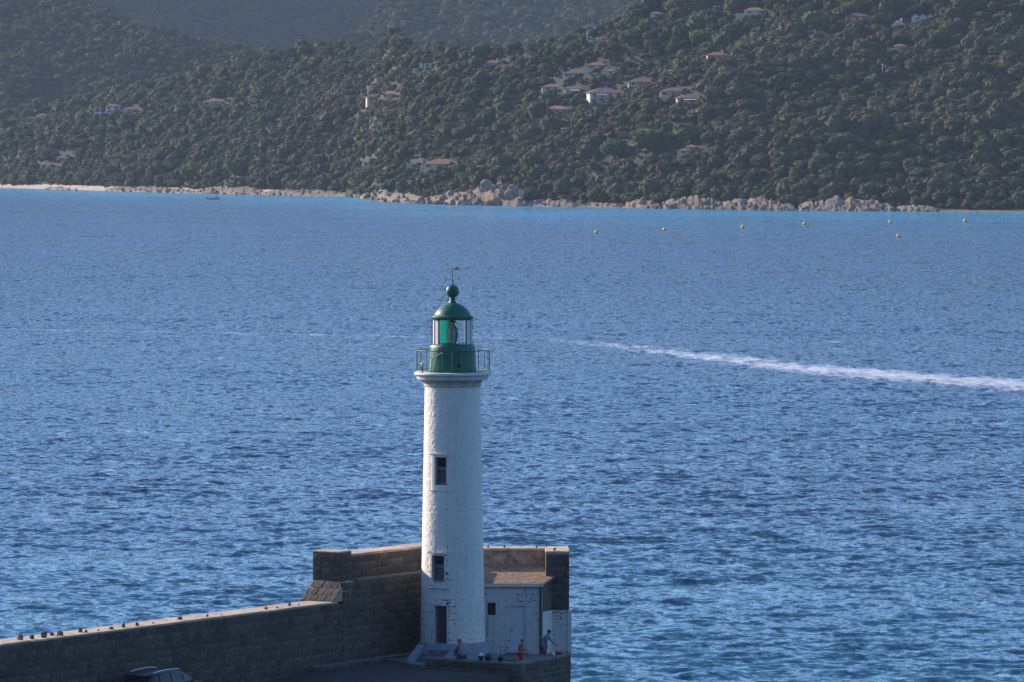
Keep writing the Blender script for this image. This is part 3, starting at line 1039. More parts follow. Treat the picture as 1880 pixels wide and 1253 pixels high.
    if 'tower' in ex:
        MB().box(hw * .3, hw * .3 + 1.1, -hd * .4, -hd * .4 + 1.1, 0, wh + 2.6).build('chimney', M['white_wall'], e)
    if 'gable' in ex:
        MB().add([(-hw - .3, -hd - 1.6, base), (-hw + 3.2, -hd - 1.6, base), (-hw + 3.2, -hd - 1.6, wh), (-hw + 1.45, -hd - 1.6, wh + 1.0), (-hw - .3, -hd - 1.6, wh), (-hw - .3, -hd - .01, base), (-hw + 3.2, -hd - .01, base), (-hw + 3.2, -hd - .01, wh), (-hw + 1.45, -hd - .01, wh + 1.0), (-hw - .3, -hd - .01, wh)],
                 [(0, 1, 2, 3, 4), (5, 9, 8, 7, 6), (0, 5, 6, 1), (1, 6, 7, 2), (2, 7, 8, 3), (3, 8, 9, 4), (4, 9, 5, 0)]).build('gable', M['white_wall'], e)
        MB().box(-hw + .5, -hw + 2.3, -hd - 1.66, -hd - 1.5, wh * .25, wh * .8).build('window', M['pane'], e)
    if 'pergola' in ex:
        x0 = -hw - 5.2
        MB().box(x0, x0 + .3, -hd - 1, -hd - .7, base, 2.6).box(x0 + 2.6, x0 + 2.9, -hd - 1, -hd - .7, base, 2.6).box(x0, x0 + 2.9, -hd - 1.02, -hd - .68, 2.6, 2.9).build('pergola', M['white_wall'], e)
        MB().box(-hw - 5.5, hw + 1, -hd - 2, -hd - .02, base, 0.5).build('terrace', M['white_wall'], e)
    if 'terrace' in ex:
        MB().box(-hw - 3.5, hw - 1, -hd - 2.5, -hd - .02, base, 0.7).build('terrace', M['cream'], e)
    if 'posts' in ex:
        MB().box(-hw, hw, -hd - 2.2, -hd - .02, wh - .1, wh + .15).build('porch_roof', M[tmat], e)
        for q in range(5):
            xx = -hw + .15 + q * (w - .5) / 4
            MB().box(xx, xx + .28, -hd - 2.1, -hd - 1.85, base, wh - .1).build('porch_post', M['white_wall'], e)
    if 'panel' in ex:
        MB().prism([(hw - 2.2, -.6), (hw + .2, -.6), (hw + .8, 1.2), (hw - 1.6, 1.2)], [wh + .9, wh + .9, wh + 2.3, wh + 2.3], [wh + 1.0, wh + 1.0, wh + 2.4, wh + 2.4]).build('solar_panel', M['awning'], e)
    if 'balcony' in ex:
        MB().box(-hw * 1.0, hw * .75, -hd - 1.7, -hd - .02, wh * .44, wh * .5).build('balcony', M['white_wall'], e)
        MB().box(-hw * 1.0, hw * .75, -hd - 1.7, -hd - 1.6, wh * .5 + .75, wh * .5 + .85).build('balcony_rail', M['white_wall'], e)
        for q in range(5):
            xx = -hw + q * hw * 1.72 / 4
            MB().box(xx, xx + .2, -hd - 1.69, -hd - 1.5, base, wh * .5 + .75).build('pillar', M['white_wall'], e)
        MB().prism([(-hw * .6, -hd - 1.8), (hw * .05, -hd - 1.8), (hw * .05, -hd - .02), (-hw * .6, -hd - .02)], [wh * .8, wh * .8, wh * .92, wh * .92], [wh * .82, wh * .82, wh * .94, wh * .94]).build('awning', M['awning'], e)
    if 'awning' in ex:
        MB().prism([(-hw * .5, -hd - 2.2), (hw * .5, -hd - 2.2), (hw * .5, -hd - .02), (-hw * .5, -hd - .02)], [wh * .6, wh * .6, wh * .85, wh * .85], [wh * .66, wh * .66, wh * .9, wh * .9]).build('awning', M['awning'], e)

for px, y0, y1, lab in ((1078, 79, 58, 'tall white post between two small houses near the top edge, centre'), (1296, 180, 160, 'pale post standing right of the hamlet'), (1620, 137, 118, 'white post on the upper right slope below the stepped pink villa'), (1485, 42, 22, 'thin pale post near the top edge left of the ochre villa')):
    g = ground_at(px, y0 + 4)
    hgt = (y0 + 4 - y1) * g.y / FPX
    p = empty('utility_post', g, 0, 1, lab, 'post', 'posts on the hillside')
    MB().tube([(0, 0, -1), (0, 0, hgt)], [0.2, 0.14], 8).build('shaft', M['pole'], p)
    MB().box(-.5, .5, -.06, .06, hgt - .7, hgt - .55).build('crossarm', M['pole'], p)

# ------------------------------------------------------------------ shore: beach, rocks, boat, buoys, parasol
bp = []
for px in np.arange(-80, 660, 10):
    g0 = at_z(px, np.interp(px, [p[0] for p in SHORE_PX], [p[1] for p in SHORE_PX]), 0)
    bp.append(g0)
Vb = []
for k, g0 in enumerate(bp):
    for d_, z_ in ((-8, -0.4), (0, 0.1), (8, 0.9), (17, 2.0)):
        Vb.append((g0.x, g0.y + d_, z_))
tag(np_mesh('beach', Vb, grid_quads(len(bp), 4), M['sand']), kind='structure')
Vb = []
for k, px in enumerate(np.arange(640, 800, 4)):
    t = math.sin(math.pi * k / 39)
    g0 = at_z(px, np.interp(px, [p[0] for p in SHORE_PX], [p[1] for p in SHORE_PX]), 0)
    for d_, z_ in ((-10, -0.4), (-2, 0.1), (6, .6 * t + .5), (14, 1.4 * t + .9), (20, 1.8 * t + 1.0)):
        Vb.append((g0.x, g0.y + d_ + 3, z_))
tag(np_mesh('sandy_point', Vb, grid_quads(40, 5), M['sand']), kind='structure')


def rock_mesh(seed, cuts=14):
    rr = random.Random(seed)
    bm = bmesh.new()
    bmesh.ops.create_icosphere(bm, subdivisions=3, radius=1)
    planes = [(Vector((rr.gauss(0, 1), rr.gauss(0, 1), rr.gauss(0, .8))).normalized(), rr.uniform(0.45, 0.8)) for _ in range(cuts)]
    for v in bm.verts:
        p = v.co.copy()
        for n, d in planes:
            q = p.dot(n)
            if q > d:
                p -= n * (q - d) * 0.95
        p += p.normalized() * 0.13 * mnoise.noise(p * 2.6 + Vector((seed, 0, 0))) + p.normalized() * 0.05 * mnoise.noise(p * 7 + Vector((seed, 0, 0)))
        v.co = p
    me = bpy.data.meshes.new('rock')
    bm.to_mesh(me)
    bm.free()
    me.materials.append(M['rock'])
    return me


ROCKS = [rock_mesh(k) for k in range(8)]
# (x0, x1, height px of the pile at both ends and its middle, rocks)
PILES = [(75, 140, 6, 8), (190, 360, 11, 26), (360, 480, 16, 28), (480, 660, 12, 22), (665, 790, 20, 26), (760, 960, 44, 54), (950, 1060, 14, 16), (1080, 1140, 10, 10), (1150, 1215, 18, 12), (1218, 1330, 25, 26), (1320, 1460, 22, 28), (1470, 1645, 25, 34), (1650, 1725, 13, 12), (1730, 1880, 3, 5)]
GRP = 'rocks along the far shore'
for x0, x1, hp, n in PILES:
    where = ('beach rocks at the far left' if x1 < 480 else 'low shore rocks left of the point' if x1 < 670 else 'rocky point at mid shore' if x1 < 1000 else 'low rocks right of the point' if x1 < 1220 else 'right-hand shore cliff')
    for k in range(n):
        u = (k + rnd.random()) / n
        px = x0 + (x1 - x0) * u
        env = (0.45 + 0.55 * math.sin(math.pi * u) ** 0.7) if hp < 30 else (0.18 + 0.85 * max(0, 1 - abs(u - 0.74) / 0.74))
        sy = np.interp(px, [p[0] for p in SHORE_PX], [p[1] for p in SHORE_PX])
        g = at_z(px, sy + 1, 0)
        s = FPX / g.y
        lift = rnd.random() ** 1.3 * hp * env / s
        r = min(1.5, rnd.lognormvariate(-0.3, 0.45)) * (0.45 + 0.03 * hp)
        z = max(0, lift - r * 0.5)
        o = bpy.data.objects.new('boulder', ROCKS[rnd.randrange(8)])
        o.location = (g.x, g.y + 3 + z * 1.6 + rnd.uniform(0, 4), z)
        o.rotation_euler = (rnd.uniform(-.5, .5), rnd.uniform(-.7, .1), rnd.uniform(0, 6.28))
        o.scale = (r * rnd.uniform(.8, 1.5), r, r * rnd.uniform(.7, 1.25))
        link(o)
        tag(o, 'pinkish grey boulder in the ' + where, 'rock', where)
# rock mass under the boulders, one sheet of broken ground
mass = []
pxs = np.arange(60, 1890, 2.2)
for px in pxs:
    hp = 2.0
    for x0, x1, hh, n in PILES:
        if x0 <= px <= x1:
            u = (px - x0) / (x1 - x0)
            env = (0.45 + 0.55 * math.sin(math.pi * u) ** 0.7) if hh < 30 else (0.18 + 0.85 * max(0, 1 - abs(u - 0.74) / 0.74))
            hp = max(hp, hh * env)
    sy = np.interp(px, [p[0] for p in SHORE_PX], [p[1] for p in SHORE_PX])
    g = at_z(px, sy, 0)
    hm = hp * g.y / FPX * 0.8
    for j, (q, zq) in enumerate(((-2, -0.6), (1, 0.25), (4, 0.5), (7, 0.75), (11, 0.95), (16, 1.0), (24, 0.9), (32, -0.2))):
        nz = mnoise.noise(Vector((g.x * 0.35, j * 1.3, 3.0)))
        n2 = mnoise.noise(Vector((g.x * 0.9, j * 2.3, 7.0)))
        n3 = mnoise.noise(Vector((g.x * 2.1, j * 3.7, 1.0)))
        mass.append((g.x + n2 * 0.5, g.y + q + nz * 1.5, zq * hm * (1 + 0.45 * nz) + (0.55 * n2 + 0.25 * n3) * min(1.3, hm * .6) if j else -0.6))
rk = np_mesh('rocky_shore', mass, grid_quads(len(pxs), 8), M['rock'], smooth=False)
tag(rk, kind='structure')

ORD = ('leftmost', 'second from left', 'third from left', 'fourth from left', 'fifth from left', 'lowest one at right', 'rightmost')
for k, (px, py) in enumerate(((1095, 428), (1220, 423), (1364, 418), (1477, 412), (1635, 409), (1650, 435), (1772, 407))):
    g = at_z(px, py + 1, 0)
    e = empty('buoy', (g.x, g.y, 0), rnd.uniform(0, 6), 1, 'yellow marker buoy off the far shore, ' + ORD[k], 'buoy', 'yellow swimming-zone buoys')
    e.rotation_euler = (rnd.uniform(-.15, .15), rnd.uniform(-.15, .15), 0)
    r = 3.6 * g.y / FPX
    MB().lathe([(0.02, -r * .5), (r * .55, -r * .45), (r * .92, -r * .1), (r, r * .35), (r * .96, r * .9), (r * .72, r * 1.35), (r * .3, r * 1.6), (0.02, r * 1.64)], 20).build('float_body', M['yellow'], e, True)
    MB().lathe([(r * .12, r * 1.6), (r * .12, r * 1.95), (r * .02, r * 1.98)], 10).build('top_fitting', M['yellow'], e)
    MB().lathe([(r * 1.0, r * .2), (r * 1.05, r * .25), (r * 1.05, r * .38), (r * 1.0, r * .43)], 20, False).build('band', M['dark_iron'], e)

g = at_z(392, 367, 0)
e = empty('motorboat', (g.x, g.y, 0), R(4), 1, 'small grey open boat lying off the beach at left', 'boat')
L = 2.6
MB().add([(-L, -.7, .75), (-L, .7, .75), (L * .5, .75, .8), (L * .5, -.75, .8), (L, 0, 1.0), (-L, -.5, -.2), (-L, .5, -.2), (L * .5, .5, -.2), (L * .5, -.5, -.2), (L * .85, 0, -.1)],
         [(0, 1, 2, 4, 3), (5, 8, 9, 7, 6), (0, 5, 6, 1), (1, 6, 7, 2), (2, 7, 9, 4), (4, 9, 8, 3), (3, 8, 5, 0)]).build('hull', M['boat'], e)
MB().box(L * .3, L * .62, -.3, .3, .8, 1.75).build('console', M['white_wall'], e)
MB().box(-L - .3, -L + .02, -.2, .2, .3, 1.2).build('outboard_motor', M['dark_iron'], e)
for px, py, lab in ((708, 352, 'larger turquoise parasol on the sandy patch of the rocky point'), (701, 349, 'smaller turquoise parasol behind it on the rocky point')):
    g = at_d(px, py + 7, float(shore_d((px - 940) / FPX * 2080)) + 9)
    zz = 2.2
    e = empty('beach_parasol', (g.x, g.y, zz), 0, 1, lab, 'parasol', 'parasols on the point')
    MB().tube([(0, 0, -1), (0, 0, 2.2)], .05, 8).build('pole', M['pole'], e)
    MB().lathe([(1.35, 1.75), (0.9, 2.05), (.4, 2.25), (.02, 2.35)], 12, False).build('canopy', M['parasol'], e)

# ------------------------------------------------------------------ the mole: masonry
W0 = Vector((-8.13, 260.0, 0))
WD = Vector((0.541, 0.841, 0)).normalized()
WN = Vector((WD.y, -WD.x, 0))                              # towards the quay
ZQ, ZLOW, ZTOP, ZLEDGE, ZP, ZPAR = 2.1, 5.17, 7.27, 6.12, 2.2, 2.62
UP = Vector((0, 0, 1))
ZB = 7.04


def wp(a, off, z):
    return W0 + WD * a + WN * off + UP * z


def block_mesh(seed):
    rr = random.Random(seed)
    j = lambda q: rr.uniform(-q, q)
    v = []
    for y, i in ((0.5, 0.0), (-0.34, 0.0), (-0.5, 0.06)):
        for sx, sz in ((-1, -1), (1, -1), (1, 1), (-1, 1)):
            v.append((sx * (0.5 - i + j(0.018)), y + (j(0.06) if i else 0), sz * (0.5 - i * 1.2 + j(0.028))))
    v.append((j(.15), -0.56 + j(.06), j(.15)))
    f = []
    for l in (0, 4):
        for k in range(4):
            k2 = (k + 1) % 4
            f.append((l + k, l + k2, l + 4 + k2, l + 4 + k))
    f += [(8 + k, 8 + (k + 1) % 4, 12) for k in range(4)]
    f.append((3, 2, 1, 0))
    me = bpy.data.meshes.new('stone_block')
    me.from_pydata(v, [], f)
    me.materials.append(M['stone'])
    return me


BLOCKS = [block_mesh(k) for k in range(8)]


def face_blocks(parent, org, u, n, length, height, ch, bl, depth=0.14, up=UP, jit=0.4, seed=1, out=0.0, limit=290):
    """lay courses of separate blocks on a wall face that starts at org, runs along u, faces n"""
    rr = random.Random(seed)
    nc = max(1, round(height / ch))
    hs = [1 + rr.uniform(-.24, .24) for _ in range(nc)]
    t = sum(hs)
    z = 0.0
    todo = []
    for h in hs:
        hh = h / t * height
        x = -rr.uniform(0, bl * .6)
        while x < length - 0.05:
            l = bl * (1 + rr.uniform(-jit, jit))
            xa, xb = max(0, x), min(length, x + l)
            if length - xb < 0.15:
                xb = length
                l = xb - x
            if xb - xa > 0.08:
                g = rr.uniform(0.012, 0.026)
                w, hgt = xb - xa - g, hh - g
                c = org + u * ((xa + xb) / 2) + up * (z + hh / 2 + rr.uniform(-.008, .008)) + n * (out + rr.uniform(.0, .022) - depth * 0.38)
                mt = Matrix((u * w, -n * depth, up * hgt)).transposed().to_4x4()
                tilt = Matrix.Rotation(rr.uniform(-.03, .03), 4, n)
                mt = tilt @ mt
                mt.translation = c - parent.location
                todo.append((w * hgt, rr.randrange(8), mt))
            x += l
        z += hh
    todo.sort(key=lambda q: -q[0])
    for _, k, mt in todo[:limit]:
        o = link(bpy.data.objects.new('stone_block', BLOCKS[k]), parent)
        o.matrix_basis = mt
    if todo[limit:]:
        mb = MB()
        for _, k, mt in todo[limit:]:
            me = BLOCKS[k]
            mb.add([mt @ v.co for v in me.vertices], [tuple(p.vertices) for p in me.polygons])
        tag(mb.build('small_stones', M['stone'], parent), kind='stuff')


# long low wall
lw = empty('low_sea_wall', tuple(wp(-14, 0, ZQ)), 0, 1, 'long low granite sea wall running from the left frame edge to the stepped pillar', 'wall')
A0, A1 = -46.0, -1.35
pl = lambda a, off: (wp(a, off, 0) - lw.location)[:2]
MB().prism([pl(A0, .5), pl(A1 + 1.65, .5), pl(A1 + 1.65, -.95), pl(A0, -.95)], -6, ZLOW - .1 - ZQ).build('wall_core', M['mortar'], lw)
face_blocks(lw, wp(-28.5, .5, 1.7), WD, WN, 28, ZLOW - .1 - 1.7, 0.36, 0.66, seed=3)
a = A0
cpi = 0
while a < A1 + .3:
    l = rnd.uniform(1.5, 2.3)
    b2_ = min(A1 + .45, a + l - .02)
    zt = ZLOW - ZQ + rnd.uniform(-.012, .012)
    MB().prism([pl(a, .52), pl(b2_, .52), pl(b2_, -.99), pl(a, -.99)], ZLOW - .1 - ZQ + .001, zt).build('coping_stone', M['coping'], lw, bevel=.015)
    a += l

# loose stones along the coping
stones = [(5, 1186, 9), (38, 1175, 14), (66, 1174, 9), (83, 1171, 12), (96, 1167, 11), (123, 1168, 14), (148, 1161, 12), (172, 1162, 7), (193, 1159, 4), (219, 1156, 7), (238, 1153, 9), (265, 1150, 9), (288, 1146, 5), (330, 1138, 11), (381, 1133, 7), (410, 1130, 4), (488, 1119, 7), (512, 1117, 5), (531, 1113, 8), (551, 1112, 5)]
ords = ['first', 'second', 'third', 'fourth', 'fifth', 'sixth', 'seventh', 'eighth', 'ninth', 'tenth', 'eleventh', 'twelfth', 'thirteenth', 'fourteenth', 'fifteenth', 'sixteenth', 'seventeenth', 'eighteenth', 'nineteenth', 'twentieth']


def loose_stone(p, r, label, seed):
    me = ROCKS[seed % 8].copy()
    me.materials.clear()
    me.materials.append(M['rubble'])
    o = link(bpy.data.objects.new('loose_stone', me))
    o.scale = (r * rnd.uniform(.9, 1.4), r, r * rnd.uniform(.8, 1.3))
    o.rotation_euler = (0, 0, rnd.uniform(0, 6))
    o.location = (p.x, p.y, p.z + o.scale[2] * .5)
    tag(o, label, 'stone', 'loose stones on the wall tops')


for k, (px, py, w) in enumerate(stones):
    p = at_z(px, py, ZLOW)
    q = (p - W0).dot(WN)
    p = p - WN * max(0, q - .15) + WN * max(0, -.75 - q)
    p.z = ZLOW
    loose_stone(p, w * .5 / 40, ords[k] + ' loose stone from the left on top of the low sea wall', k)

# high wall with pillar end, ledge and sloping foot
hwal = empty('high_sea_wall', tuple(wp(3, 0, ZQ)), 0, 1, 'high granite wall with a pillar end behind and left of the lighthouse', 'wall')
pl = lambda a, off: (wp(a, off, 0) - hwal.location)[:2]
MB().prism([pl(.25, .5), pl(9, .5), pl(9, -1.3), pl(.25, -1.3)], -6, ZLEDGE - .1 - ZQ).build('wall_core', M['mortar'], hwal)
MB().prism([pl(.25, -.02), pl(9, -.02), pl(9, -1.3), pl(.25, -1.3)], ZLEDGE - .1 - ZQ, ZTOP - .12 - ZQ).build('upper_core', M['mortar'], hwal)
face_blocks(hwal, wp(-.5, .5, ZQ - .1), WD, WN, 8.9, ZLEDGE - .1 - ZQ + .1, 0.36, 0.62, seed=5)
face_blocks(hwal, wp(.8, -.02, ZLEDGE), WD, WN, 7.6, ZTOP - .12 - ZLEDGE, 0.36, 0.7, seed=6)
a = 0.75
while a < 8.8:
    b2_ = min(8.9, a + rnd.uniform(1.5, 2.2))
    MB().prism([pl(a, .01), pl(b2_ - .02, .01), pl(b2_ - .02, -1.33), pl(a, -1.33)], ZTOP - .12 - ZQ + .001, ZTOP - ZQ + rnd.uniform(-.01, .01)).build('coping_stone', M['coping'], hwal, bevel=.012)
    MB().prism([pl(a, .53), pl(b2_ - .02, .53), pl(b2_ - .02, .03), pl(a, .03)], ZLEDGE - .1 - ZQ + .001, ZLEDGE - ZQ + rnd.uniform(-.01, .01)).build('ledge_stone', M['deck'], hwal, bevel=.012)  # ledge darker than the coping: its weak light is put into the colour
    a = b2_
# pillar
MB().prism([pl(-.18, .16), pl(.74, .16), pl(.74, -1.42), pl(-.18, -1.42)], ZLEDGE - .1 - ZQ, ZTOP + .1 - ZQ).build('pillar_core', M['mortar'], hwal)
face_blocks(hwal, wp(-.18, -1.42, ZLEDGE - .08), WN, -WD, 1.58, ZTOP + .12 - ZLEDGE, .32, .5, seed=8)
face_blocks(hwal, wp(-.18, .16, ZLEDGE - .08), WD, WN, .92, ZTOP + .12 - ZLEDGE, .32, .5, seed=9)
MB().prism([pl(-.2, .18), pl(.76, .18), pl(.76, -1.44), pl(-.2, -1.44)], ZTOP + .101 - ZQ, ZTOP + .2 - ZQ).build('pillar_cap', M['coping'], hwal, bevel=.04)
# sloping foot
s0, s1 = wp(-1.25, 0, ZLOW + .01), wp(-.2, 0, ZLEDGE - .06)
sl = (s1 - s0).length
su = (s1 - s0).normalized()
sn = WN.cross(su) * -1
if sn.z < 0:
    sn = -sn
q = [wp(-1.25, .5, ZLOW) - hwal.location, wp(.5, .5, ZLOW) - hwal.location, wp(.5, .5, ZLEDGE - .06) - hwal.location, wp(-.2, .5, ZLEDGE - .06) - hwal.location]
q2 = [p - WN * 1.9 for p in q]
MB().add(q + q2, [(0, 1, 2, 3), (7, 6, 5, 4), (0, 4, 5, 1), (1, 5, 6, 2), (2, 6, 7, 3), (3, 7, 4, 0)]).build('sloping_foot', M['coping'], hwal)
face_blocks(hwal, wp(-1.25, -1.39, ZLOW + .01), WN, sn, 1.88, sl, .46, .36, up=su, seed=11, out=.0, depth=.1)

# back wall behind the shed and the return at the right end
bw = empty('end_parapet_wall', (0, 267.8, ZQ), 0, 1, 'warm brown parapet closing the mole head behind the shed', 'wall')
MB().box(-3.2, 2.74, -.38, .9, -6, ZB - .12 - ZQ).build('wall_core', M['parapet_in'], bw)
x = -3.2
while x < 2.6:
    x2 = min(2.76, x + rnd.uniform(1.4, 2.0))
    MB().box(x, x2 - .015, -.44, .95, ZB - .119 - ZQ, ZB - ZQ + rnd.uniform(-.012, .012)).build('coping_stone', M['coping'], bw, bevel=.02)
    x = x2
rb = empty('end_pillar', (2.22, 265.2, ZP), 0, 1, 'dark stone pillar at the right end of the mole with white painted base', 'wall')
Wb, Wt = .62, .5
MB().add([(-.56, 0, -5), (Wb, 0, -5), (Wb, 2.39, -5), (-.56, 2.39, -5), (-.56, 0, ZB - .13 - ZP), (Wt, 0, ZB - .13 - ZP), (Wt, 2.39, ZB - .13 - ZP), (-.56, 2.39, ZB - .13 - ZP)],
         [(0, 1, 5, 4), (1, 2, 6, 5), (2, 3, 7, 6), (3, 0, 4, 7), (4, 5, 6, 7), (3, 2, 1, 0)]).build('pillar_core', M['mortar'], rb)
face_blocks(rb, Vector((1.66, 265.2, 4.24)), Vector((1, 0, 0)), Vector((0, -1, 0)), 1.1, ZB - .13 - 4.24, .31, .48, seed=14)
MB().box(-.6, -.565, 0.02, 2.38, 3.2, ZB - .13 - ZP).build('sunlit_side', M['coping'], rb)  # pale sheet: sunlight on the pillar's left face put into the colour
MB().box(-.62, Wt + .04, -.04, 2.3, ZB - .129 - ZP, ZB - ZP + .03).build('coping_stone', M['coping'], rb, bevel=.02)
for px, py, w, lab in ((896, 1005, 7, 'loose stone on the back parapet close beside the tower'), (926, 1006, 7, 'loose stone on the back parapet, second right of the tower'), (985, 1008, 7, 'low loose stone on the back parapet near the end pillar')):
    p = at_d(px, py, 267.8)
    p.z = ZB
    loose_stone(p, w * .5 / 38, lab, int(px))
loose_stone(Vector((at_d(1018, 1010, 265.6).x, 265.6, ZB + .03)), .1, 'pointed dark stone standing on the end pillar', 4)


def painted_wall(name, x0, x1, z0, z1, holes, parent, mat, origin, step=.03, amp=.012, uoff=0.0):
    """painted rough masonry facing the camera, with openings; x and z in the parent's frame"""
    nu, nv = int((x1 - x0) / step) + 2, int((z1 - z0) / step) + 2
    us, vv = np.linspace(x0, x1, nu), np.linspace(z0, z1, nv)
    for h in holes:
        for e_ in h[:2]:
            us[np.argmin(abs(us - e_))] = e_
        for e_ in h[2:]:
            vv[np.argmin(abs(vv - e_))] = e_
    U, Vv = np.meshgrid(us, vv, indexing='ij')
    row = np.floor((Vv + 20 * .32) / .32)
    gz = np.abs(((Vv / .32) % 1) - .5) > .46
    gu = np.abs((((U + uoff) / .62 + .5 * (row % 2)) % 1) - .5) > .475
    disp = amp * 2.2 * (fbm(U * 6 + 3, Vv * 6, 5, 4) - .5) - .012 * (gz | gu)
    Vt = np.stack([U, -disp, Vv], -1)
    uc, vc = (us[:-1] + us[1:]) / 2, (vv[:-1] + vv[1:]) / 2
    mask = np.ones((nu - 1, nv - 1), bool)
    for xa, xb, za, zb in holes:
        mask &= ~(((uc > xa) & (uc < xb))[:, None] & ((vc > za) & (vc < zb))[None, :])
    o = np_mesh(name, Vt.reshape(-1, 3), grid_quads(nu, nv, mask=mask), mat, parent, True, uv=np.stack([U + uoff, Vv + 20 * .32], -1).reshape(-1, 2), attrs={'wear': .25 + .6 * np.clip((fbm(U * 1.3 + uoff, Vv * 1.1, 17, 2) - .45) * 3, 0, 1)})
    o.location = origin
    return o


painted_wall('white_base', -.9, Wb - .01, -.1, 4.24 - ZP, [], rb, M['paint_shed'], (0, -.075, 0), uoff=7.3)
MB().box(Wb - .17, Wb + .03, -.14, .3, -.1, 4.22 - ZP).build('corner_post', M['white_slab'], rb, bevel=.015)

# platform of the mole head
A_, C_, Rr = [at_z(x, y, ZPAR) * 1.0 for x, y in ((780, 1207), (955, 1218), (1047, 1200))]
for v_ in (A_, C_, Rr):
    v_.z = 0
ph = empty('mole_head', (0, 258, 0), 0, 1, 'raised stone platform with low parapet in front of the lighthouse and shed', 'platform')
lp = lambda v: (v.x - ph.location.x, v.y - ph.location.y)
MB().prism([lp(A_), lp(C_), lp(Rr), (2.86, 10.6), (-5.5, 10.6), (-5.9, 3.5)], -6, ZP).build('deck_slab', M['deck'], ph)
for P0, P1, sd_, bl in ((A_, C_, 21, .8), (C_, Rr, 22, .42)):
    u = (P1 - P0).normalized()
    n = Vector((u.y, -u.x, 0))
    L = (P1 - P0).length
    i0, i1 = P0 - n * .02, P1 - n * .02
    MB().prism([lp(i0), lp(i1), lp(i1 - n * .38), lp(i0 - n * .38)], ZP - .02, ZPAR - .12).build('parapet_core', M['mortar'], ph)
    face_blocks(ph, P0 + UP * 1.3, u, n, L, ZPAR - .12 - 1.3, .3, bl, depth=.12, seed=sd_)
    x = 0
    while x < L - .05:
        x2 = min(L, x + rnd.uniform(.9, 1.3))
        if L - x2 < .4:
            x2 = L
        qa, qb = P0 + u * (x + .008) + n * .05, P0 + u * (x2 - .008) + n * .05
        MB().prism([lp(qa), lp(qb), lp(qb - n * .5), lp(qa - n * .5)], ZPAR - .119, ZPAR + rnd.uniform(-.006, .006)).build('coping_stone', M['deck'], ph, bevel=.012)
        x = x2
face_blocks(ph, Rr + UP * 1.3, Vector((0, 1, 0)), Vector((1, 0, 0)), 9, ZP - 1.3, .3, .7, depth=.12, seed=23)

# quay: level by the platform, falling gently towards the land
aa = np.concatenate([np.arange(-46, 8.6, 1.0)])
oo = np.array([.3, 1.5, 3.0, 4.2, 6.0, 9.2, 14.0])
Vq = []
for a in aa:
    for o_ in oo:
        z = float(np.interp(a, [-11, -2], [1.78, ZQ]))
        Vq.append(tuple(wp(a, min(o_, 9.2 if a < 1.1 else 4.2), z if o_ < 14 else -5)))
tag(np_mesh('quay', Vq, grid_quads(len(aa), len(oo)), M['asphalt'], smooth=False), kind='structure')
ft = empty('wall_footing', tuple(wp(3, .8, ZQ)), 0, 1, 'rough stone footing along the base of the high wall', 'footing')
face_blocks(ft, wp(-3.2, 1.05, ZQ - .2), WD, WN, 9.5, .4, .3, .7, seed=31)
f0 = [wp(-3.2, 1.02, 0), wp(6.3, 1.02, 0), wp(6.3, .36, 0), wp(-3.2, .36, 0)]
MB().prism([tuple(p - ft.location)[:2] for p in f0], -.4, .2).build('footing_core', M['deck'], ft)

# ------------------------------------------------------------------ shed
sh = empty('shed', (0, 264.0, ZP), 0, 1, 'peeling white masonry shed with lichen-covered sloping roof right of the tower', 'shed')
X0, X1 = -1.75, at_d(996, 1075, 264).x
zr0, zr1 = at_d(940, 1075, 264).z - ZP, at_d(940, 1036, 267.4).z - .14 - ZP
dx0, dx1 = at_d(937, 1113, 264).x, at_d(965, 1113, 264).x
dz0, dz1 = at_d(937, 1197, 264).z - ZP, at_d(937, 1113, 264).z - ZP
wx0, wx1 = at_d(895, 1113, 264).x, at_d(910, 1113, 264).x
wz0, wz1 = at_d(937, 1130, 264).z - ZP, at_d(937, 1107, 264).z - ZP
painted_wall('front_wall', X0, X1, -.1, zr0, [(dx0, dx1, dz0, dz1), (wx0, wx1, wz0, wz1)], sh, M['paint_shed'], (0, 0, 0), amp=.016)
MB().add([(X1, .02, -.1), (2.0, 1.4, -.1), (2.0, 1.4, zr0 + .26), (X1, .02, zr0), (X1 - .2, .06, -.1), (1.7, 1.5, -.1), (1.7, 1.5, zr0 + .26), (X1 - .2, .06, zr0)],
         [(0, 1, 2, 3), (5, 4, 7, 6), (3, 2, 6, 7), (0, 4, 5, 1), (0, 3, 7, 4), (1, 5, 6, 2)]).build('side_wall', M['mortar'], sh)
zz_ = 4.24 - ZP
MB().add([(X1 + .02, .0, -.1), (2.03, 1.385, -.1), (2.03, 1.385, zz_), (X1 + .02, .0, zz_), (X1 + .004, .02, -.1), (2.004, 1.4, -.1), (2.004, 1.4, zz_), (X1 + .004, .02, zz_)],
         [(0, 1, 2, 3), (5, 4, 7, 6), (3, 2, 6, 7), (0, 4, 5, 1), (0, 3, 7, 4), (1, 5, 6, 2)]).build('side_whitewash', M['white_slab'], sh)
MB().box(dx0 + .002, dx1 - .002, .1, .16, dz0 + .002, dz1 - .002).build('door', M['white_door'], sh)
d = sh.children[-1]
MB().box(dx0 + .06, dx0 + .09, .06, .1, dz0 + .95, dz0 + 1.12).build('door_handle', M['dark_iron'], d)
for xa, xb, za, zb in ((dx0, dx1, dz0, dz1), (wx0, wx1, wz0, wz1)):
    MB().box(xa - .01, xa, .002, .34, za, zb).box(xb, xb + .01, .002, .34, za, zb).box(xa, xb, .002, .34, zb, zb + .01).box(xa, xb, .002, .34, za - .01, za).build('reveal', M['white_slab'], sh)
w_ = MB().box(wx0, wx1, .3, .34, wz0, wz1).build('window', M['dark_in'], sh)
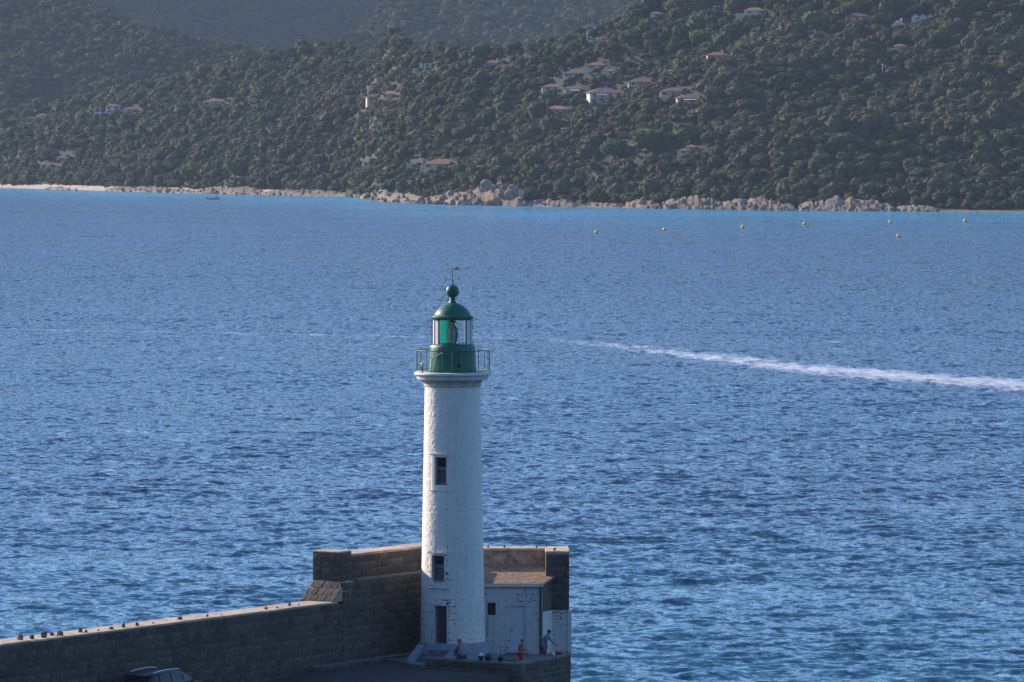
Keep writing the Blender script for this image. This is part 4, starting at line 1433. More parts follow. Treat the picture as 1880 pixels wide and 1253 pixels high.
for q in (0.33, 0.66):
    xx = wx0 + (wx1 - wx0) * q
    MB().tube([(xx, .15, wz0), (xx, .15, wz1)], .012, 6).build('bar', M['dark_iron'], w_)
MB().box(dx0 - .15, dx1 + .15, -.35, -.02, -.05, dz0 - .02).build('door_step', M['deck'], sh)
MB().prism([(X0, -.14), (X1 + .05, -.14), (2.12, 1.36), (2.12, 3.42), (X0, 3.42)], [zr0 + .002, zr0 + .002, zr0 + .28, zr1 + .02, zr1 + .02], [zr0 + .1, zr0 + .1, zr0 + .38, zr1 + .14, zr1 + .14]).build('roof', M['roof_slab'], sh)
MB().box(X0, X1 + .04, -.165, -.145, zr0 - .06, zr0 + .09).build('roof_edge', M['white_slab'], sh)
MB().tube([(X1 - .09, -.06, -.05), (X1 - .09, -.06, zr0)], .05, 10).build('drain_pipe', M['dark_iron'], sh)
MB().tube([(wx0 + .02, -.03, .9), (wx0 + .02, -.03, wz0)], .015, 6).build('rusty_conduit', M['red_iron'], sh)

# ------------------------------------------------------------------ lighthouse
LD = 262.5
LS = FPX / LD
lx = at_d(831, 900, LD).x
lh = empty('lighthouse', (lx, LD, ZP), 0, 1, 'white round masonry lighthouse with green lantern standing at the mole end', 'lighthouse')


def lz(py):
    return at_d(831, py, LD).z - ZP


def prof(pts):
    return [(r / LS, lz(y)) for r, y in pts]


# shaft: rough painted courses with openings
NU, NV = 288, 560
th = np.linspace(0, 2 * math.pi, NU, endpoint=False)
zv = np.linspace(lz(1180), lz(707), NV)
openings = []                                              # angle from the camera side, half width m, z0, z1
for cxp, wp_, y0, y1, rp in ((809.5, 19, 888, 837, 53.5), (805, 20, 1065, 1017, 57.5), (809.5, 21, 1187, 1108, 59.5)):
    ang = math.asin((cxp - 831) / rp)
    openings.append((ang, wp_ / 2 / LS / math.cos(ang) * 1.08, lz(y0), lz(y1), rp / LS))
rad = np.interp(zv, [lz(1180), lz(1000), lz(840), lz(707)], [59.5 / LS, 56.3 / LS, 53.3 / LS, 51 / LS])
for o_ in openings:
    for e_ in o_[2:4]:
        if zv[0] < e_ < zv[-1]:
            zv[np.argmin(abs(zv - e_))] = e_
TH, ZV = np.meshgrid(th, zv, indexing='ij')
RAD = np.broadcast_to(rad, TH.shape)
U = TH * 1.43
row = np.floor((ZV + 3.2) / .32)
gz = np.abs(((ZV / .32) % 1) - .5) > .455
gu = np.abs(((U / .62 + .5 * (row % 2)) % 1) - .5) > .48
nz = fbm(U * 7.5, ZV * 7.5, 3, 4) - .5
lump = (fbm(U * 2.2 + 50, ZV * 3.2, 9, 2) - .5)
disp = .026 * nz + .01 * lump - .006 * (gz | gu)
# smooth rendered margins round the openings
wear_ = .35 * np.clip(1 - ZV / 4.5, 0, 1)
mask = np.ones((NU, NV - 1), bool)
zc_ = (zv[:-1] + zv[1:]) / 2
CA = -math.pi / 2                                          # the camera looks at the -y side
for ang, hwid, z0, z1, r0 in openings:
    a0 = CA + ang
    da = (TH - a0 + math.pi) % (2 * math.pi) - math.pi
    inz = (ZV > z0 - .28) & (ZV < z1 + .14)
    marg = (np.abs(da) * r0 < hwid + .2) & inz
    disp = np.where(marg, .026, disp)
    dd = np.hypot(np.clip(np.abs(da) * r0 - hwid, 0, None), np.clip(np.abs(ZV - (z0 + z1) / 2) - (z1 - z0) / 2, 0, None))
    if z0 < 5:
        wear_ = np.maximum(wear_, np.clip(1 - dd / .55, 0, 1) ** .8)
    ha = hwid / r0
    dt = (th + math.pi / NU - a0 + math.pi) % (2 * math.pi) - math.pi
    mask &= ~((np.abs(dt) < ha)[:, None] & ((zc_ > z0) & (zc_ < z1))[None, :])
RR = RAD + disp
Vt = np.stack([RR * np.cos(TH), RR * np.sin(TH), ZV], -1)
UVt = np.stack([U, ZV + 3.2], -1)
np_mesh('tower_shaft', Vt.reshape(-1, 3), grid_quads(NU, NV, True, mask), M['paint'], lh, True, uv=UVt.reshape(-1, 2), attrs={'wear': wear_})
MB().lathe([(2.35, -.1), (2.2, .05), (1.95, .3), (1.72, .6), (1.6, lz(1178)), (1.58, lz(1177)), (1.4, lz(1176.6))], 96).build('skirt', M['grey_paint'], lh, True)
for k, (ang, hwid, z0, z1, r0) in enumerate(openings):
    a0 = CA + ang
    c, s = math.cos(a0), math.sin(a0)
    rx = r0 * (1 if k else .985)

    def loc(t, d_, z):                                     # t across, d_ outwards from the wall face
        return (c * (rx + d_) - s * t, s * (rx + d_) + c * t, z)

    def bx(t0, t1, d0, d1, za, zb):
        return MB().add([loc(t, d_, z) for z in (za, zb) for d_ in (d0, d1) for t in (t0, t1)], [(0, 2, 3, 1), (4, 5, 7, 6), (0, 1, 5, 4), (2, 6, 7, 3), (0, 4, 6, 2), (1, 3, 7, 5)])
    w = hwid
    rv = MB()
    for t0, t1, za, zb in ((-w - .04, -w, z0 - .04, z1 + .04), (w, w + .04, z0 - .04, z1 + .04), (-w, w, z1, z1 + .04), (-w, w, z0 - .04, z0)):
        q = bx(t0, t1, -.3, .005, za, zb)
        rv.add(q.v, q.f)
    rv.build('reveal', M['white_slab'], lh)
    if k == 2:
        d = bx(-w, w, -.32, -.26, z0, z1).build('door', M['dark_wood'], lh)
        bx(w - .12, w - .09, -.26, -.2, z0 + .9, z0 + 1.05).build('door_handle', M['frame'], d)
        bx(-w + .05, -w + .13, -.26, -.235, z0, z1).build('door_batten', M['frame'], d)
    else:
        wd_ = bx(-w, w, -.32, -.28, z0, z1).build('window', M['dark_in'], lh)
        zm = z0 + (z1 - z0) * .52
        fr = MB()
        for t0, t1, za, zb in ((-w, -w + .05, z0, z1), (w - .05, w, z0, z1), (-w + .05, w - .05, zm, zm + .16), (-w + .05, w - .05, z0, z0 + .14), (-w + .05, w - .05, z1 - .04, z1)):
            q = bx(t0, t1, -.28, -.2, za, zb)
            fr.add(q.v, q.f)
        fr.build('frame', M['frame'], wd_)
        for j in range(8):
            zs = z0 + .17 + j * (zm - z0 - .2) / 8
            MB().add([loc(t, d_, z) for t, d_, z in ((-w + .05, -.21, zs), (w - .05, -.21, zs), (w - .05, -.27, zs + .045), (-w + .05, -.27, zs + .045), (-w + .05, -.21, zs + .012), (w - .05, -.21, zs + .012), (w - .05, -.27, zs + .057), (-w + .05, -.27, zs + .057))],
                     [(0, 1, 2, 3), (7, 6, 5, 4), (0, 4, 5, 1), (1, 5, 6, 2), (2, 6, 7, 3), (3, 7, 4, 0)]).build('louvre_slat', M['frame'], wd_)
        bx(-w - .24, w + .24, -.02, .07, z1 + .1, z1 + .16).build('hood_moulding', M['white_slab'], lh)
        bx(-w - .22, w + .22, -.02, .06, z0 - .3, z0 - .25).build('sill_moulding', M['white_slab'], lh)
# steps up to the door
ang = openings[2][0]
c, s = math.cos(CA + ang), math.sin(CA + ang)
zd = openings[2][2]
for j in range(3):
    r1 = 1.72 + .3 * j + .3
    z1_ = zd - .17 * j - .02
    MB().add([(c * r - s * t, s * r + c * t, z) for z in (-.1, z1_) for r in (1.2, r1) for t in (-.5 - .06 * j, .5 + .06 * j)], [(0, 2, 3, 1), (4, 5, 7, 6), (0, 1, 5, 4), (2, 6, 7, 3), (0, 4, 6, 2), (1, 3, 7, 5)]).build('step', M['deck'], lh)
for sg in (-1, 1):
    t0, t1 = (.62, .86) if sg > 0 else (-1.15, -.78)
    MB().add([(c * r - s * t, s * r + c * t, z) for t in (t0, t1) for r, z in ((1.4, -.1), (3.1, -.1), (2.9, .14), (1.6, .72))], [(0, 1, 2, 3), (7, 6, 5, 4), (0, 4, 5, 1), (1, 5, 6, 2), (2, 6, 7, 3), (3, 7, 4, 0)]).build('step_cheek', M['grey_paint'], lh)

MB().lathe(prof([(48, 713), (51.8, 709.5), (52.8, 708.4), (52.8, 706.6), (52.1, 705.8), (53.3, 703), (55.8, 700), (59.3, 697.2), (50, 696.9)]), 128, False).build('neck_moulding', M['stained'], lh, True)
MB().lathe(prof([(50, 697.4), (59.6, 697.1), (64.8, 696.6), (65.8, 695.5), (65.8, 689.2), (66.5, 688.6), (70.2, 688), (70.6, 687), (70.6, 684.2), (69.9, 683.6), (40, 683.3)]), 128).build('gallery_cornice', M['white_slab'], lh, True)
drum = MB().lathe(prof([(43.6, 684), (43.8, 683), (43, 670), (42.2, 650), (41.6, 638), (40.6, 634.5), (38.5, 632.4), (36, 631.8), (30, 631.6)]), 96).build('lantern_drum', M['green'], lh, True)
a = math.asin(12 / 43) + CA
pr = 43 / LS
MB().add([(math.cos(a) * (pr + .012) - math.sin(a) * .1 * math.cos(q), math.sin(a) * (pr + .012) + math.cos(a) * .1 * math.cos(q), lz(670) + .1 * math.sin(q)) for q in np.linspace(0, 2 * math.pi, 24, endpoint=False)]
         + [(math.cos(a) * (pr - .1) - math.sin(a) * .1 * math.cos(q), math.sin(a) * (pr - .1) + math.cos(a) * .1 * math.cos(q), lz(670) + .1 * math.sin(q)) for q in np.linspace(0, 2 * math.pi, 24, endpoint=False)],
         [tuple(range(24)), tuple(range(47, 23, -1))] + [(i, (i + 1) % 24, 24 + (i + 1) % 24, 24 + i) for i in range(24)]).build('vent_port', M['dark_in'], drum)
# roof of the lantern
dome = MB().lathe(prof([(35.5, 587.5), (37.4, 587.2), (37.6, 583.8), (39.2, 582.4), (39.2, 581.4), (36, 580.2), (34, 579), (32.6, 576.5), (31, 573.5), (28.8, 570.3), (26, 567.4), (23.2, 564.8), (20, 562.2), (16, 559.8), (12, 558), (8.6, 556.7), (7.4, 556), (7.2, 555.2), (6, 553.8), (5.8, 552.4), (4.2, 551.6), (4.2, 550.8), (5.8, 550.2), (5.6, 549), (4, 548.2), (4, 546.5), (5, 545.6)]), 96).build('dome', M['green'], lh, True)
MB().lathe([(35 / LS, lz(587)), (35 / LS, lz(586)), (30 / LS, lz(575)), (.02, lz(562))], 48, False).build('dome_lining', M['frame'], dome)
MB().sphere((0, 0, lz(535.2)), 12.3 / LS, 24).build('ball_finial', M['green'], lh, True)
# glazing: eight bays
rg_, z0, z1 = 35.6 / LS, lz(631.8), lz(587.4)
bays = [(-157.5 + 45 * k) for k in range(8)]
def curved(nm, q0, q1, r_, mt, th_=.008, n=14):
    pts = [(math.cos(CA + R(q0 + (q1 - q0) * i / n)), math.sin(CA + R(q0 + (q1 - q0) * i / n))) for i in range(n + 1)]
    m1 = n + 1
    v = [(x * r_, y * r_, z) for z in (z0, z1) for x, y in pts] + [(x * (r_ - th_), y * (r_ - th_), z) for z in (z0, z1) for x, y in pts]
    f = [(i, i + 1, m1 + i + 1, m1 + i) for i in range(n)] + [(2 * m1 + i, 3 * m1 + i, 3 * m1 + i + 1, 2 * m1 + i + 1) for i in range(n)]
    return MB().add(v, f).build(nm, M[mt], lh, True)


for q0, mt in ((-45, 'glass'), (45, 'frosted'), (135, 'glass'), (225, 'frosted')):
    curved('lantern_pane', q0 + 1, q0 + 89, rg_, mt)
    x, y = math.cos(CA + R(q0)), math.sin(CA + R(q0))
    MB().tube([(x * rg_, y * rg_, z0), (x * rg_, y * rg_, z1)], .03, 8).build('glazing_bar', M['dark_iron'], lh)
for q0 in (-68, 68, -92, 92):
    x, y = math.cos(CA + R(q0)), math.sin(CA + R(q0))
    MB().tube([(x * (rg_ + .01), y * (rg_ + .01), z0), (x * (rg_ + .01), y * (rg_ + .01), z1)], .016, 8).build('glazing_bar', M['frame'], lh)
# light screens inside, behind the lens: teal sector and white sector
curved('sector_screen', 183, 224, 33.5 / LS, 'teal_glass')
# lens: ribbed oval
lens = [(4, 632)]
for j in range(26):
    t = j / 25
    y = 631 - t * 33
    r = 11.2 * math.sin(math.pi * (0.16 + 0.72 * t)) ** 0.8
    lens.append((r * (1 if j % 2 else .88), y))
lens += [(3.6, 597), (3.6, 593.5), (7, 592), (6.4, 590), (2, 588.8)]
ln = MB().lathe(prof(lens), 32).build('lens', M['lens'], lh)
for q in range(6):
    a = q * math.pi / 3 + .3
    MB().tube([(math.cos(a) * 6 / LS, math.sin(a) * 6 / LS, lz(631)), (math.cos(a) * 11.6 / LS, math.sin(a) * 11.6 / LS, lz(618)), (math.cos(a) * 9 / LS, math.sin(a) * 9 / LS, lz(604)), (math.cos(a) * 4 / LS, math.sin(a) * 4 / LS, lz(596))], .014, 6).build('lens_rib', M['dark_iron'], ln)
MB().lathe(prof([(7.4, 592.5), (7.4, 591.5), (3, 589), (.3, 588.4)]), 24).build('lens_cap', M['dark_iron'], ln)
# railing
rail = empty('railing', (0, 0, 0))
rail.parent = lh
rr_ = 67.5 / LS
zt, zb = lz(643.0), lz(680.2)
for z, nm in ((zt, 'top_rail'), (zb, 'bottom_rail')):
    MB().tube([(rr_ * math.cos(q), rr_ * math.sin(q), z) for q in np.linspace(0, 2 * math.pi, 96, endpoint=False)], .02, 8, True).build(nm, M['green_rail'], rail, True)
for k in range(24):
    q = CA + R(15 * k)
    thick = k % 6 in (0,) or k == 23
    x, y = rr_ * math.cos(q), rr_ * math.sin(q)
    MB().tube([(x, y, lz(683.2) if thick else zb), (x, y, zt)], .022 if thick else .011, 6).build('post' if thick else 'baluster', M['green_rail'], rail)
MB().tube([(rr_ * math.cos(CA - R(15)), rr_ * math.sin(CA - R(15)), lz(645)), (43 / LS * math.cos(CA - R(50)), 43 / LS * math.sin(CA - R(50)), lz(655))], .014, 6).build('brace', M['green_rail'], rail)
# vane
van = empty('weather_vane', (0, 0, 0))
van.parent = lh
MB().tube([(0, 0, lz(523.5)), (0, 0, lz(505)), (0, 0, lz(486.5))], [.028, .018, .008], 8).build('vane_rod', M['dark_iron'], van)
zc2 = lz(513)
MB().tube([(-12 / LS, -.1, zc2), (12 / LS, .1, zc2)], .011, 6).tube([(.1, -12 / LS, zc2), (-.1, 12 / LS, zc2)], .011, 6).build('cardinal_arms', M['dark_iron'], van)


def stroke(pts, nm, mt, cx_, y_):
    MB().tube([(cx_ + a / LS, y_, zc2 + b_ / LS) for a, b_ in pts], .016, 6).build(nm, M[mt], van)


stroke([(-1.6, 2.6), (1.4, 2.2), (1.6, .4), (-.6, 0), (1.6, -1.2), (-1.6, -3.4)], 'cardinal_letter', 'dark_iron', -12.4 / LS, -.1)
stroke([(-2, 2.6), (-1, -2.4), (0, 1), (1, -2.4), (2.2, 2.8)], 'cardinal_letter', 'red_iron', 12.2 / LS, .1)
za = lz(494.3)
MB().tube([(-11 / LS, .04, za), (9 / LS, -.04, za)], .009, 6).build('vane_arm', M['dark_iron'], van)
MB().sphere((-9.6 / LS, .03, za), .045, 8).build('counterweight', M['white_slab'], van, True)
MB().prism([(3 / LS, -.02), (11.6 / LS, -.05), (11.6 / LS, -.035), (3 / LS, -.005)], [za - .04, za - .05, za - .05, za - .04], [za + .06, za + .09, za + .09, za + .06]).add([(6 / LS, -.035, za + .05), (9.6 / LS, -.045, za + .05), (8 / LS, -.04, za + .12), (6 / LS, -.025, za + .05), (9.6 / LS, -.035, za + .05), (8 / LS, -.03, za + .12)], [(0, 1, 2), (5, 4, 3), (0, 3, 4, 1), (1, 4, 5, 2), (2, 5, 3, 0)]).build('vane_flag', M['orange'], van)
# lightning conductor, aerial, small lamp
MB().tube([(-.02, -.1, lz(524)), (-6 / LS, -.22, lz(526)), (-9 / LS, -.28, lz(532)), (-12.6 / LS, -.2, lz(537)), (-22 / LS, -.25, lz(556)), (-32 / LS, -.3, lz(574)), (-38.6 / LS, -.3, lz(582)), (-38.4 / LS, -.3, lz(634)), (-42 / LS, -.34, lz(644)), (-44 / LS, -.4, lz(682))], .012, 6).build('conductor_cable', M['dark_iron'], lh)
MB().tube([(-67.5 / LS, -.12, lz(676)), (-67.5 / LS, -.12, lz(640)), (-66 / LS, -.12, lz(596))], [.012, .01, .004], 6).build('whip_aerial', M['white_slab'], lh)
lamp = MB().sphere((-55 / LS, -.5, lz(668.5)), .095, 12).build('gallery_lamp', M['lamp_glass'], lh, True)
MB().lathe([(.05, 0), (.05, .14), (.03, .16), (.03, lz(672) - lz(683.3))], 10).build('lamp_base', M['dark_iron'], lamp)
lamp.children[0].location = (-55 / LS, -.5, lz(683.3))

# ------------------------------------------------------------------ people
def skin_part(name, pts, edges, mat, parent, sub=2):
    """one continuous surface grown round a skeleton: pts = (x, y, z, radius[, radius2])"""
    me = bpy.data.meshes.new(name)
    me.from_pydata([p[:3] for p in pts], edges, [])
    me.materials.append(mat)
    o = link(bpy.data.objects.new(name, me), parent)
    md = o.modifiers.new('skin', 'SKIN')
    md.use_smooth_shade = True
    for k, p in enumerate(pts):
        sv = me.skin_vertices[0].data[k]
        sv.radius = (p[3], p[4] if len(p) > 4 else p[3])
        sv.use_root = (k == 0)
    s_ = o.modifiers.new('subdivision', 'SUBSURF')
    s_.levels = s_.render_levels = sub
    return o


def add_hand(pts, edges, wrist, d, side):
    """palm and five fingers continuing a forearm that ends at vertex wrist"""
    w = Vector(pts[wrist][:3])
    d = Vector(d).normalized()
    s_ = d.cross(Vector((0, 0, 1)))
    s_ = s_.normalized() if s_.length > .1 else Vector((0, 1, 0))
    palm = w + d * .06
    pts.append((*palm, .03, .022))
    k = len(pts) - 1
    edges.append((wrist, k))
    curl = Vector((0, 0, -1)) if abs(d.z) < .8 else Vector((.7, 0, 0))
    for i, (off, ln_) in enumerate(((-.03, .065), (-.01, .075), (.01, .07), (.028, .055))):
        a = palm + d * .035 + s_ * off
        b_ = a + (d * .8 + curl * .35).normalized() * ln_ * .55
        c_ = b_ + (d * .5 + curl * .8).normalized() * ln_ * .5
        i0 = len(pts)
        pts += [(*a, .0095), (*b_, .009), (*c_, .008)]
        edges += [(k, i0), (i0, i0 + 1), (i0 + 1, i0 + 2)]
    a = w + d * .03 - s_ * .045
    i0 = len(pts)
    pts += [(*a, .011), (*(a + d * .045 + curl * .012), .009)]
    edges += [(k, i0), (i0, i0 + 1)]


def head_parts(parent, hp, fwd, size, hairmat, hair='short'):
    """hair, ears, nose and eyes set on a head centred at hp"""
    hp, f = Vector(hp), Vector(fwd).normalized()
    s_ = Vector((-f.y, f.x, 0)).normalized()
    u = s_.cross(f) * -1
    if u.z < 0:
        u = -u
    R3 = Matrix((f, s_, u)).transposed()

    def place(mb):
        mb.v = [tuple(hp + R3 @ Vector(p)) for p in mb.v]
        return mb
    mb = MB()
    n = 14
    a_, bb_, cc_ = .098 * size, .078 * size, .118 * size
    prof_ = []
    vv, ff = [], []
    for i in range(9):
        ph_ = i / 8 * math.pi * (.5 if hair == 'bald' else .56)
        for j in range(n * 2):
            q = math.pi * j / n
            x = math.sin(ph_) * math.cos(q)
            lim = 1.0
            z = math.cos(ph_)
            if x > .45 and z < .55:
                z = .55
            vv.append((x * a_ * 1.05 - .01 * size, math.sin(ph_) * math.sin(q) * bb_ * 1.07, z * cc_ * 1.03 + .012 * size))
    for i in range(8):
        for j in range(n * 2):
            j2 = (j + 1) % (n * 2)
            ff.append((i * n * 2 + j, (i + 1) * n * 2 + j, (i + 1) * n * 2 + j2, i * n * 2 + j2))
    mb.add(vv, ff)
    place(mb).build('hair', hairmat, parent, True)
    for sg in (-1, 1):
        place(MB().sphere((0, sg * .08 * size, -.005), .024 * size, 6, 1.3)).build('ear', M['skin'], parent, True)
        place(MB().sphere((.088 * size, sg * .031 * size, .012 * size), .011 * size, 6)).build('eye', M['dark_in'], parent, True)
    place(MB().add([(.09 * size, 0, .01), (.122 * size, 0, -.022), (.09 * size, .017, -.03), (.09 * size, -.017, -.03)], [(0, 2, 1), (0, 1, 3), (1, 2, 3), (0, 3, 2)])).build('nose', M['skin'], parent, True)
    place(MB().box(.088 * size, .098 * size, -.022 * size, .022 * size, -.058 * size, -.05 * size)).build('mouth', M['red_iron'], parent)


def head_chain(pts, edges, neck, hp, fwd, size):
    hp, f = Vector(hp), Vector(fwd).normalized()
    i0 = len(pts)
    lo, mi, hi = hp + Vector((0, 0, -.075)) * size + f * .012, hp + f * .005, hp + Vector((0, 0, .07)) * size - f * .006
    pts += [(*lo, .062 * size, .07 * size), (*mi, .078 * size, .094 * size), (*hi, .064 * size, .078 * size)]
    edges += [(neck, i0), (i0, i0 + 1), (i0 + 1, i0 + 2)]


# 1) man seated on the parapet, facing right.  local x = to the right, origin on the seat
p0 = at_z(838, 1210, ZPAR)
uu = (C_ - A_).normalized()
pt = A_ + uu * ((p0 - A_).dot(uu)) - Vector((uu.y, -uu.x, 0)) * .16
e = empty('person', (pt.x, pt.y, ZPAR), 0, 1.08, 'seated person in a dark blue t-shirt on the parapet in front of the tower', 'person')
P = [(0, 0, .1, .13, .15), (.0, 0, .28, .12, .155), (.02, 0, .44, .115, .16), (.07, 0, .58, .05, .055)]
E = [(0, 1), (1, 2), (2, 3)]
head_chain(P, E, 3, (.13, 0, .74), (1, 0, -.12), 1.0)
for sg in (-1, 1):
    i = len(P)
    P += [(.05, sg * .19, .5, .055), (.09, sg * .23, .24, .044), (.3, sg * .17, .15, .034)]
    E += [(2, i), (i, i + 1), (i + 1, i + 2)]
    add_hand(P, E, i + 2, (1, -.2 * sg, -.15), sg)
    i = len(P)
    P += [(.06, sg * .1, .09, .09), (.46, sg * .13, .1, .075), (.5, sg * .14 , -.28, .05), (.52, sg * .14, -.36, .04), (.66, sg * .15, -.39, .03)]
    E += [(0, i), (i, i + 1), (i + 1, i + 2), (i + 2, i + 3), (i + 3, i + 4)]
skin_part('body', P, E, M['skin'], e)
S = [(0, 0, .08, .152, .172), (0, 0, .28, .14, .175), (.02, 0, .45, .13, .178), (.055, 0, .545, .07, .08)]
SE = [(0, 1), (1, 2), (2, 3)]
for sg in (-1, 1):
    i = len(S)
    S += [(.05, sg * .19, .5, .072), (.075, sg * .22, .33, .062)]
    SE += [(2, i), (i, i + 1)]
skin_part('t_shirt', S, SE, M['navy'], e)
S = [(0, 0, .09, .15, .17)]
SE = []
for sg in (-1, 1):
    i = len(S)
    S += [(.12, sg * .11, .1, .1), (.47, sg * .13, .1, .09)]
    SE += [(0, i), (i, i + 1)]
skin_part('shorts', S, SE, M['shorts'], e)
head_parts(e, (.13, 0, .75), (1, 0, -.12), 1.0, M['grey_hair'], 'bald')


def standing(px, py_d, d_, hgt, face, label, shirt, shorts, hairmat, lean, arm_r, arm_l, longs=False):
    base = at_d(px, py_d, d_)
    e = empty('person', (base.x, d_, ZP), 0, 1, label, 'person')
    k = hgt / 1.75
    fw = Vector(face).normalized()
    sd_ = Vector((-fw.y, fw.x, 0)).normalized()

    def q(f_, s_, z, *r):
        v = fw * f_ * k + sd_ * s_ * k
        return (v.x, v.y, z * k) + tuple(x * k for x in r)
    P = [q(0, 0, .95, .12, .14), q(lean * .3, 0, 1.15, .115, .14), q(lean * .75, 0, 1.36, .115, .165), q(lean, 0, 1.49, .05, .055)]
    E = [(0, 1), (1, 2), (2, 3)]
    hp = q(lean * 1.35 + .02, 0, 1.635)
    face3 = Vector((fw.x, fw.y, -.35))
    head_chain(P, E, 3, hp, face3, k)
    S = [q(-.0, 0, .9, .145, .165), q(lean * .3, 0, 1.15, .135, .162), q(lean * .75, 0, 1.37, .13, .182), q(lean * .95, 0, 1.455, .07, .08)]
    SE = [(0, 1), (1, 2), (2, 3)]
    for sg, (el, wr) in ((1, arm_l), (-1, arm_r)):
        i = len(P)
        P += [q(lean * .78, sg * .2, 1.4, .056), q(*el, .045), q(*wr, .034)]
        E += [(2, i), (i, i + 1), (i + 1, i + 2)]
        add_hand(P, E, i + 2, Vector(P[i + 2][:3]) - Vector(P[i + 1][:3]), sg)
        i2 = len(S)
        mid = tuple((a_ * .35 + b_ * .65) for a_, b_ in zip((lean * .78, sg * .2, 1.4), el))
        S += [q(lean * .78, sg * .2, 1.4, .074), q(*mid, .066)]
        SE += [(2, i2), (i2, i2 + 1)]
    T = [q(0, 0, .93, .145, .165)]
    TE = []
    for sg in (-1, 1):
        i = len(P)
        P += [q(0, sg * .1, .86, .088), q(.03, sg * .11, .48, .06), q(-.02, sg * .11, .1, .042), q(-.03, sg * .11, .045, .04), q(.13, sg * .125, .03, .032)]
        E += [(0, i), (i, i + 1), (i + 1, i + 2), (i + 2, i + 3), (i + 3, i + 4)]
        i = len(T)
        T += [q(0, sg * .105, .84, .105), q(.03, sg * .11, .5, .085)]
        TE += [(0, i), (i, i + 1)]
        if longs:
            T += [q(-.01, sg * .11, .3, .08)]
            TE += [(i + 1, i + 2)]
    skin_part('body', P, E, M['skin'], e)
    skin_part('shirt', S, SE, M[shirt], e)
    skin_part('shorts', T, TE, M[shorts], e)
    head_parts(e, hp, face3, k, M[hairmat])
    return e, q, k


# 2) child in red, 3) man in blue, both just behind the parapet
boy, bq, bk = standing(955, 1200, 256.85, 1.40, (.95, -.3, 0), 'child in red shirt and red shorts holding a fishing rod at the parapet corner', 'red_cloth', 'red_cloth', 'hair', .06,
                       ((.1, -.24, 1.15), (.34, -.12, 1.12)), ((.08, .23, 1.15), (.32, .1, 1.14)), True)
man, mq, mk = standing(998, 1190, 258.9, 1.66, (.9, -.44, 0), 'man in a blue polo shirt reaching down towards the red basin', 'blue_polo', 'shorts', 'hair', .2,
                       ((.1, -.26, 1.1), (.16, -.27, .86)), ((.3, .28, 1.15), (.55, .3, .98)))


def rod(name, a_, b_, mat, label):
    a_, b_ = Vector(a_), Vector(b_)
    e = empty(name, tuple(a_), 0, 1, label, 'fishing rod')
    MB().tube([(0, 0, 0), (b_ - a_) * .5, b_ - a_], [.014, .009, .004], 6).build('blank', mat, e)
    MB().tube([(0, 0, 0), (b_ - a_) * .12], .02, 8).build('grip', M['black_plastic'], e)
    m_ = (b_ - a_) * .15
    MB().sphere(m_ + Vector((0, 0, -.05)), .03, 6).build('reel', M['dark_iron'], e, True)


hand = boy.location + Vector(bq(.4, -.05, 1.1)[:3])
rod('fishing_rod', hand + Vector((.04, 0, .02)), hand + Vector((-.85, .1, .0)), M['black_plastic'], 'dark fishing rod held level by the child in red')
rod('fishing_rod', at_d(1012, 1160, 258.75), at_d(973, 1182, 259.0), M['rod'], 'pale fishing rod behind the head of the man in blue')

# gear on the platform
def par(px, back=.22):
    """a point on the parapet's top, as far back from its front edge as told"""
    P0, P1 = (A_, C_) if px < 955 else (C_, Rr)
    u = (P1 - P0).normalized()
    n = Vector((u.y, -u.x, 0))
    k_ = (px - CXP) / FPX
    o0 = P0 - n * back
    t = (k_ * o0.y - o0.x) / (u.x - k_ * u.y)
    return o0 + u * t


def bucket(px, d_, z, r, h, mat, label, cat, fill=None, name='bucket'):
    b0 = at_d(px, 1210, d_)
    e = empty(name, (b0.x, d_, z), 0, 1, label, cat)
    MB().lathe([(r * .78, 0), (r, h), (r * 1.08, h), (r * 1.08, h - .03), (r * .97, h - .03), (r * .74, .02)], 24, False).add([(r * .77 * math.cos(q), r * .77 * math.sin(q), .012) for q in np.linspace(0, 2 * math.pi, 24, endpoint=False)], [tuple(range(24))]).build('shell', mat, e, True)
    MB().tube([(r * math.cos(q), .02, h + r * .15 * math.sin(q)) for q in np.linspace(0, math.pi, 12)], .008, 6).build('handle', M['dark_iron'], e)
    return e


bucket(883, par(883).y, ZPAR, .13, .2, M['black_plastic'], 'dark bucket on the parapet with a white bag stuffed in it', 'bucket')
def lumpy(name, loc_, r, sz, mat, label, cat, seed):
    bm = bmesh.new()
    bmesh.ops.create_icosphere(bm, subdivisions=3, radius=r)
    for v in bm.verts:
        n_ = v.co.normalized()
        v.co *= 1 + .22 * mnoise.noise(n_ * 2.3 + Vector((seed, 0, 0))) + .08 * mnoise.noise(n_ * 6 + Vector((0, seed, 0)))
        v.co.z = v.co.z * sz + r * sz * .9
        k_ = 1 - .35 * max(0, v.co.z / (2 * r * sz) - .3)
        v.co.x *= k_
        v.co.y *= k_
        v.co.z = max(0, v.co.z)
    me = bpy.data.meshes.new(name)
    bm.to_mesh(me)
    bm.free()
    me.shade_smooth()
    me.materials.append(mat)
    o = link(bpy.data.objects.new(name, me))
    o.location = loc_
    tag(o, label, cat)
    return o


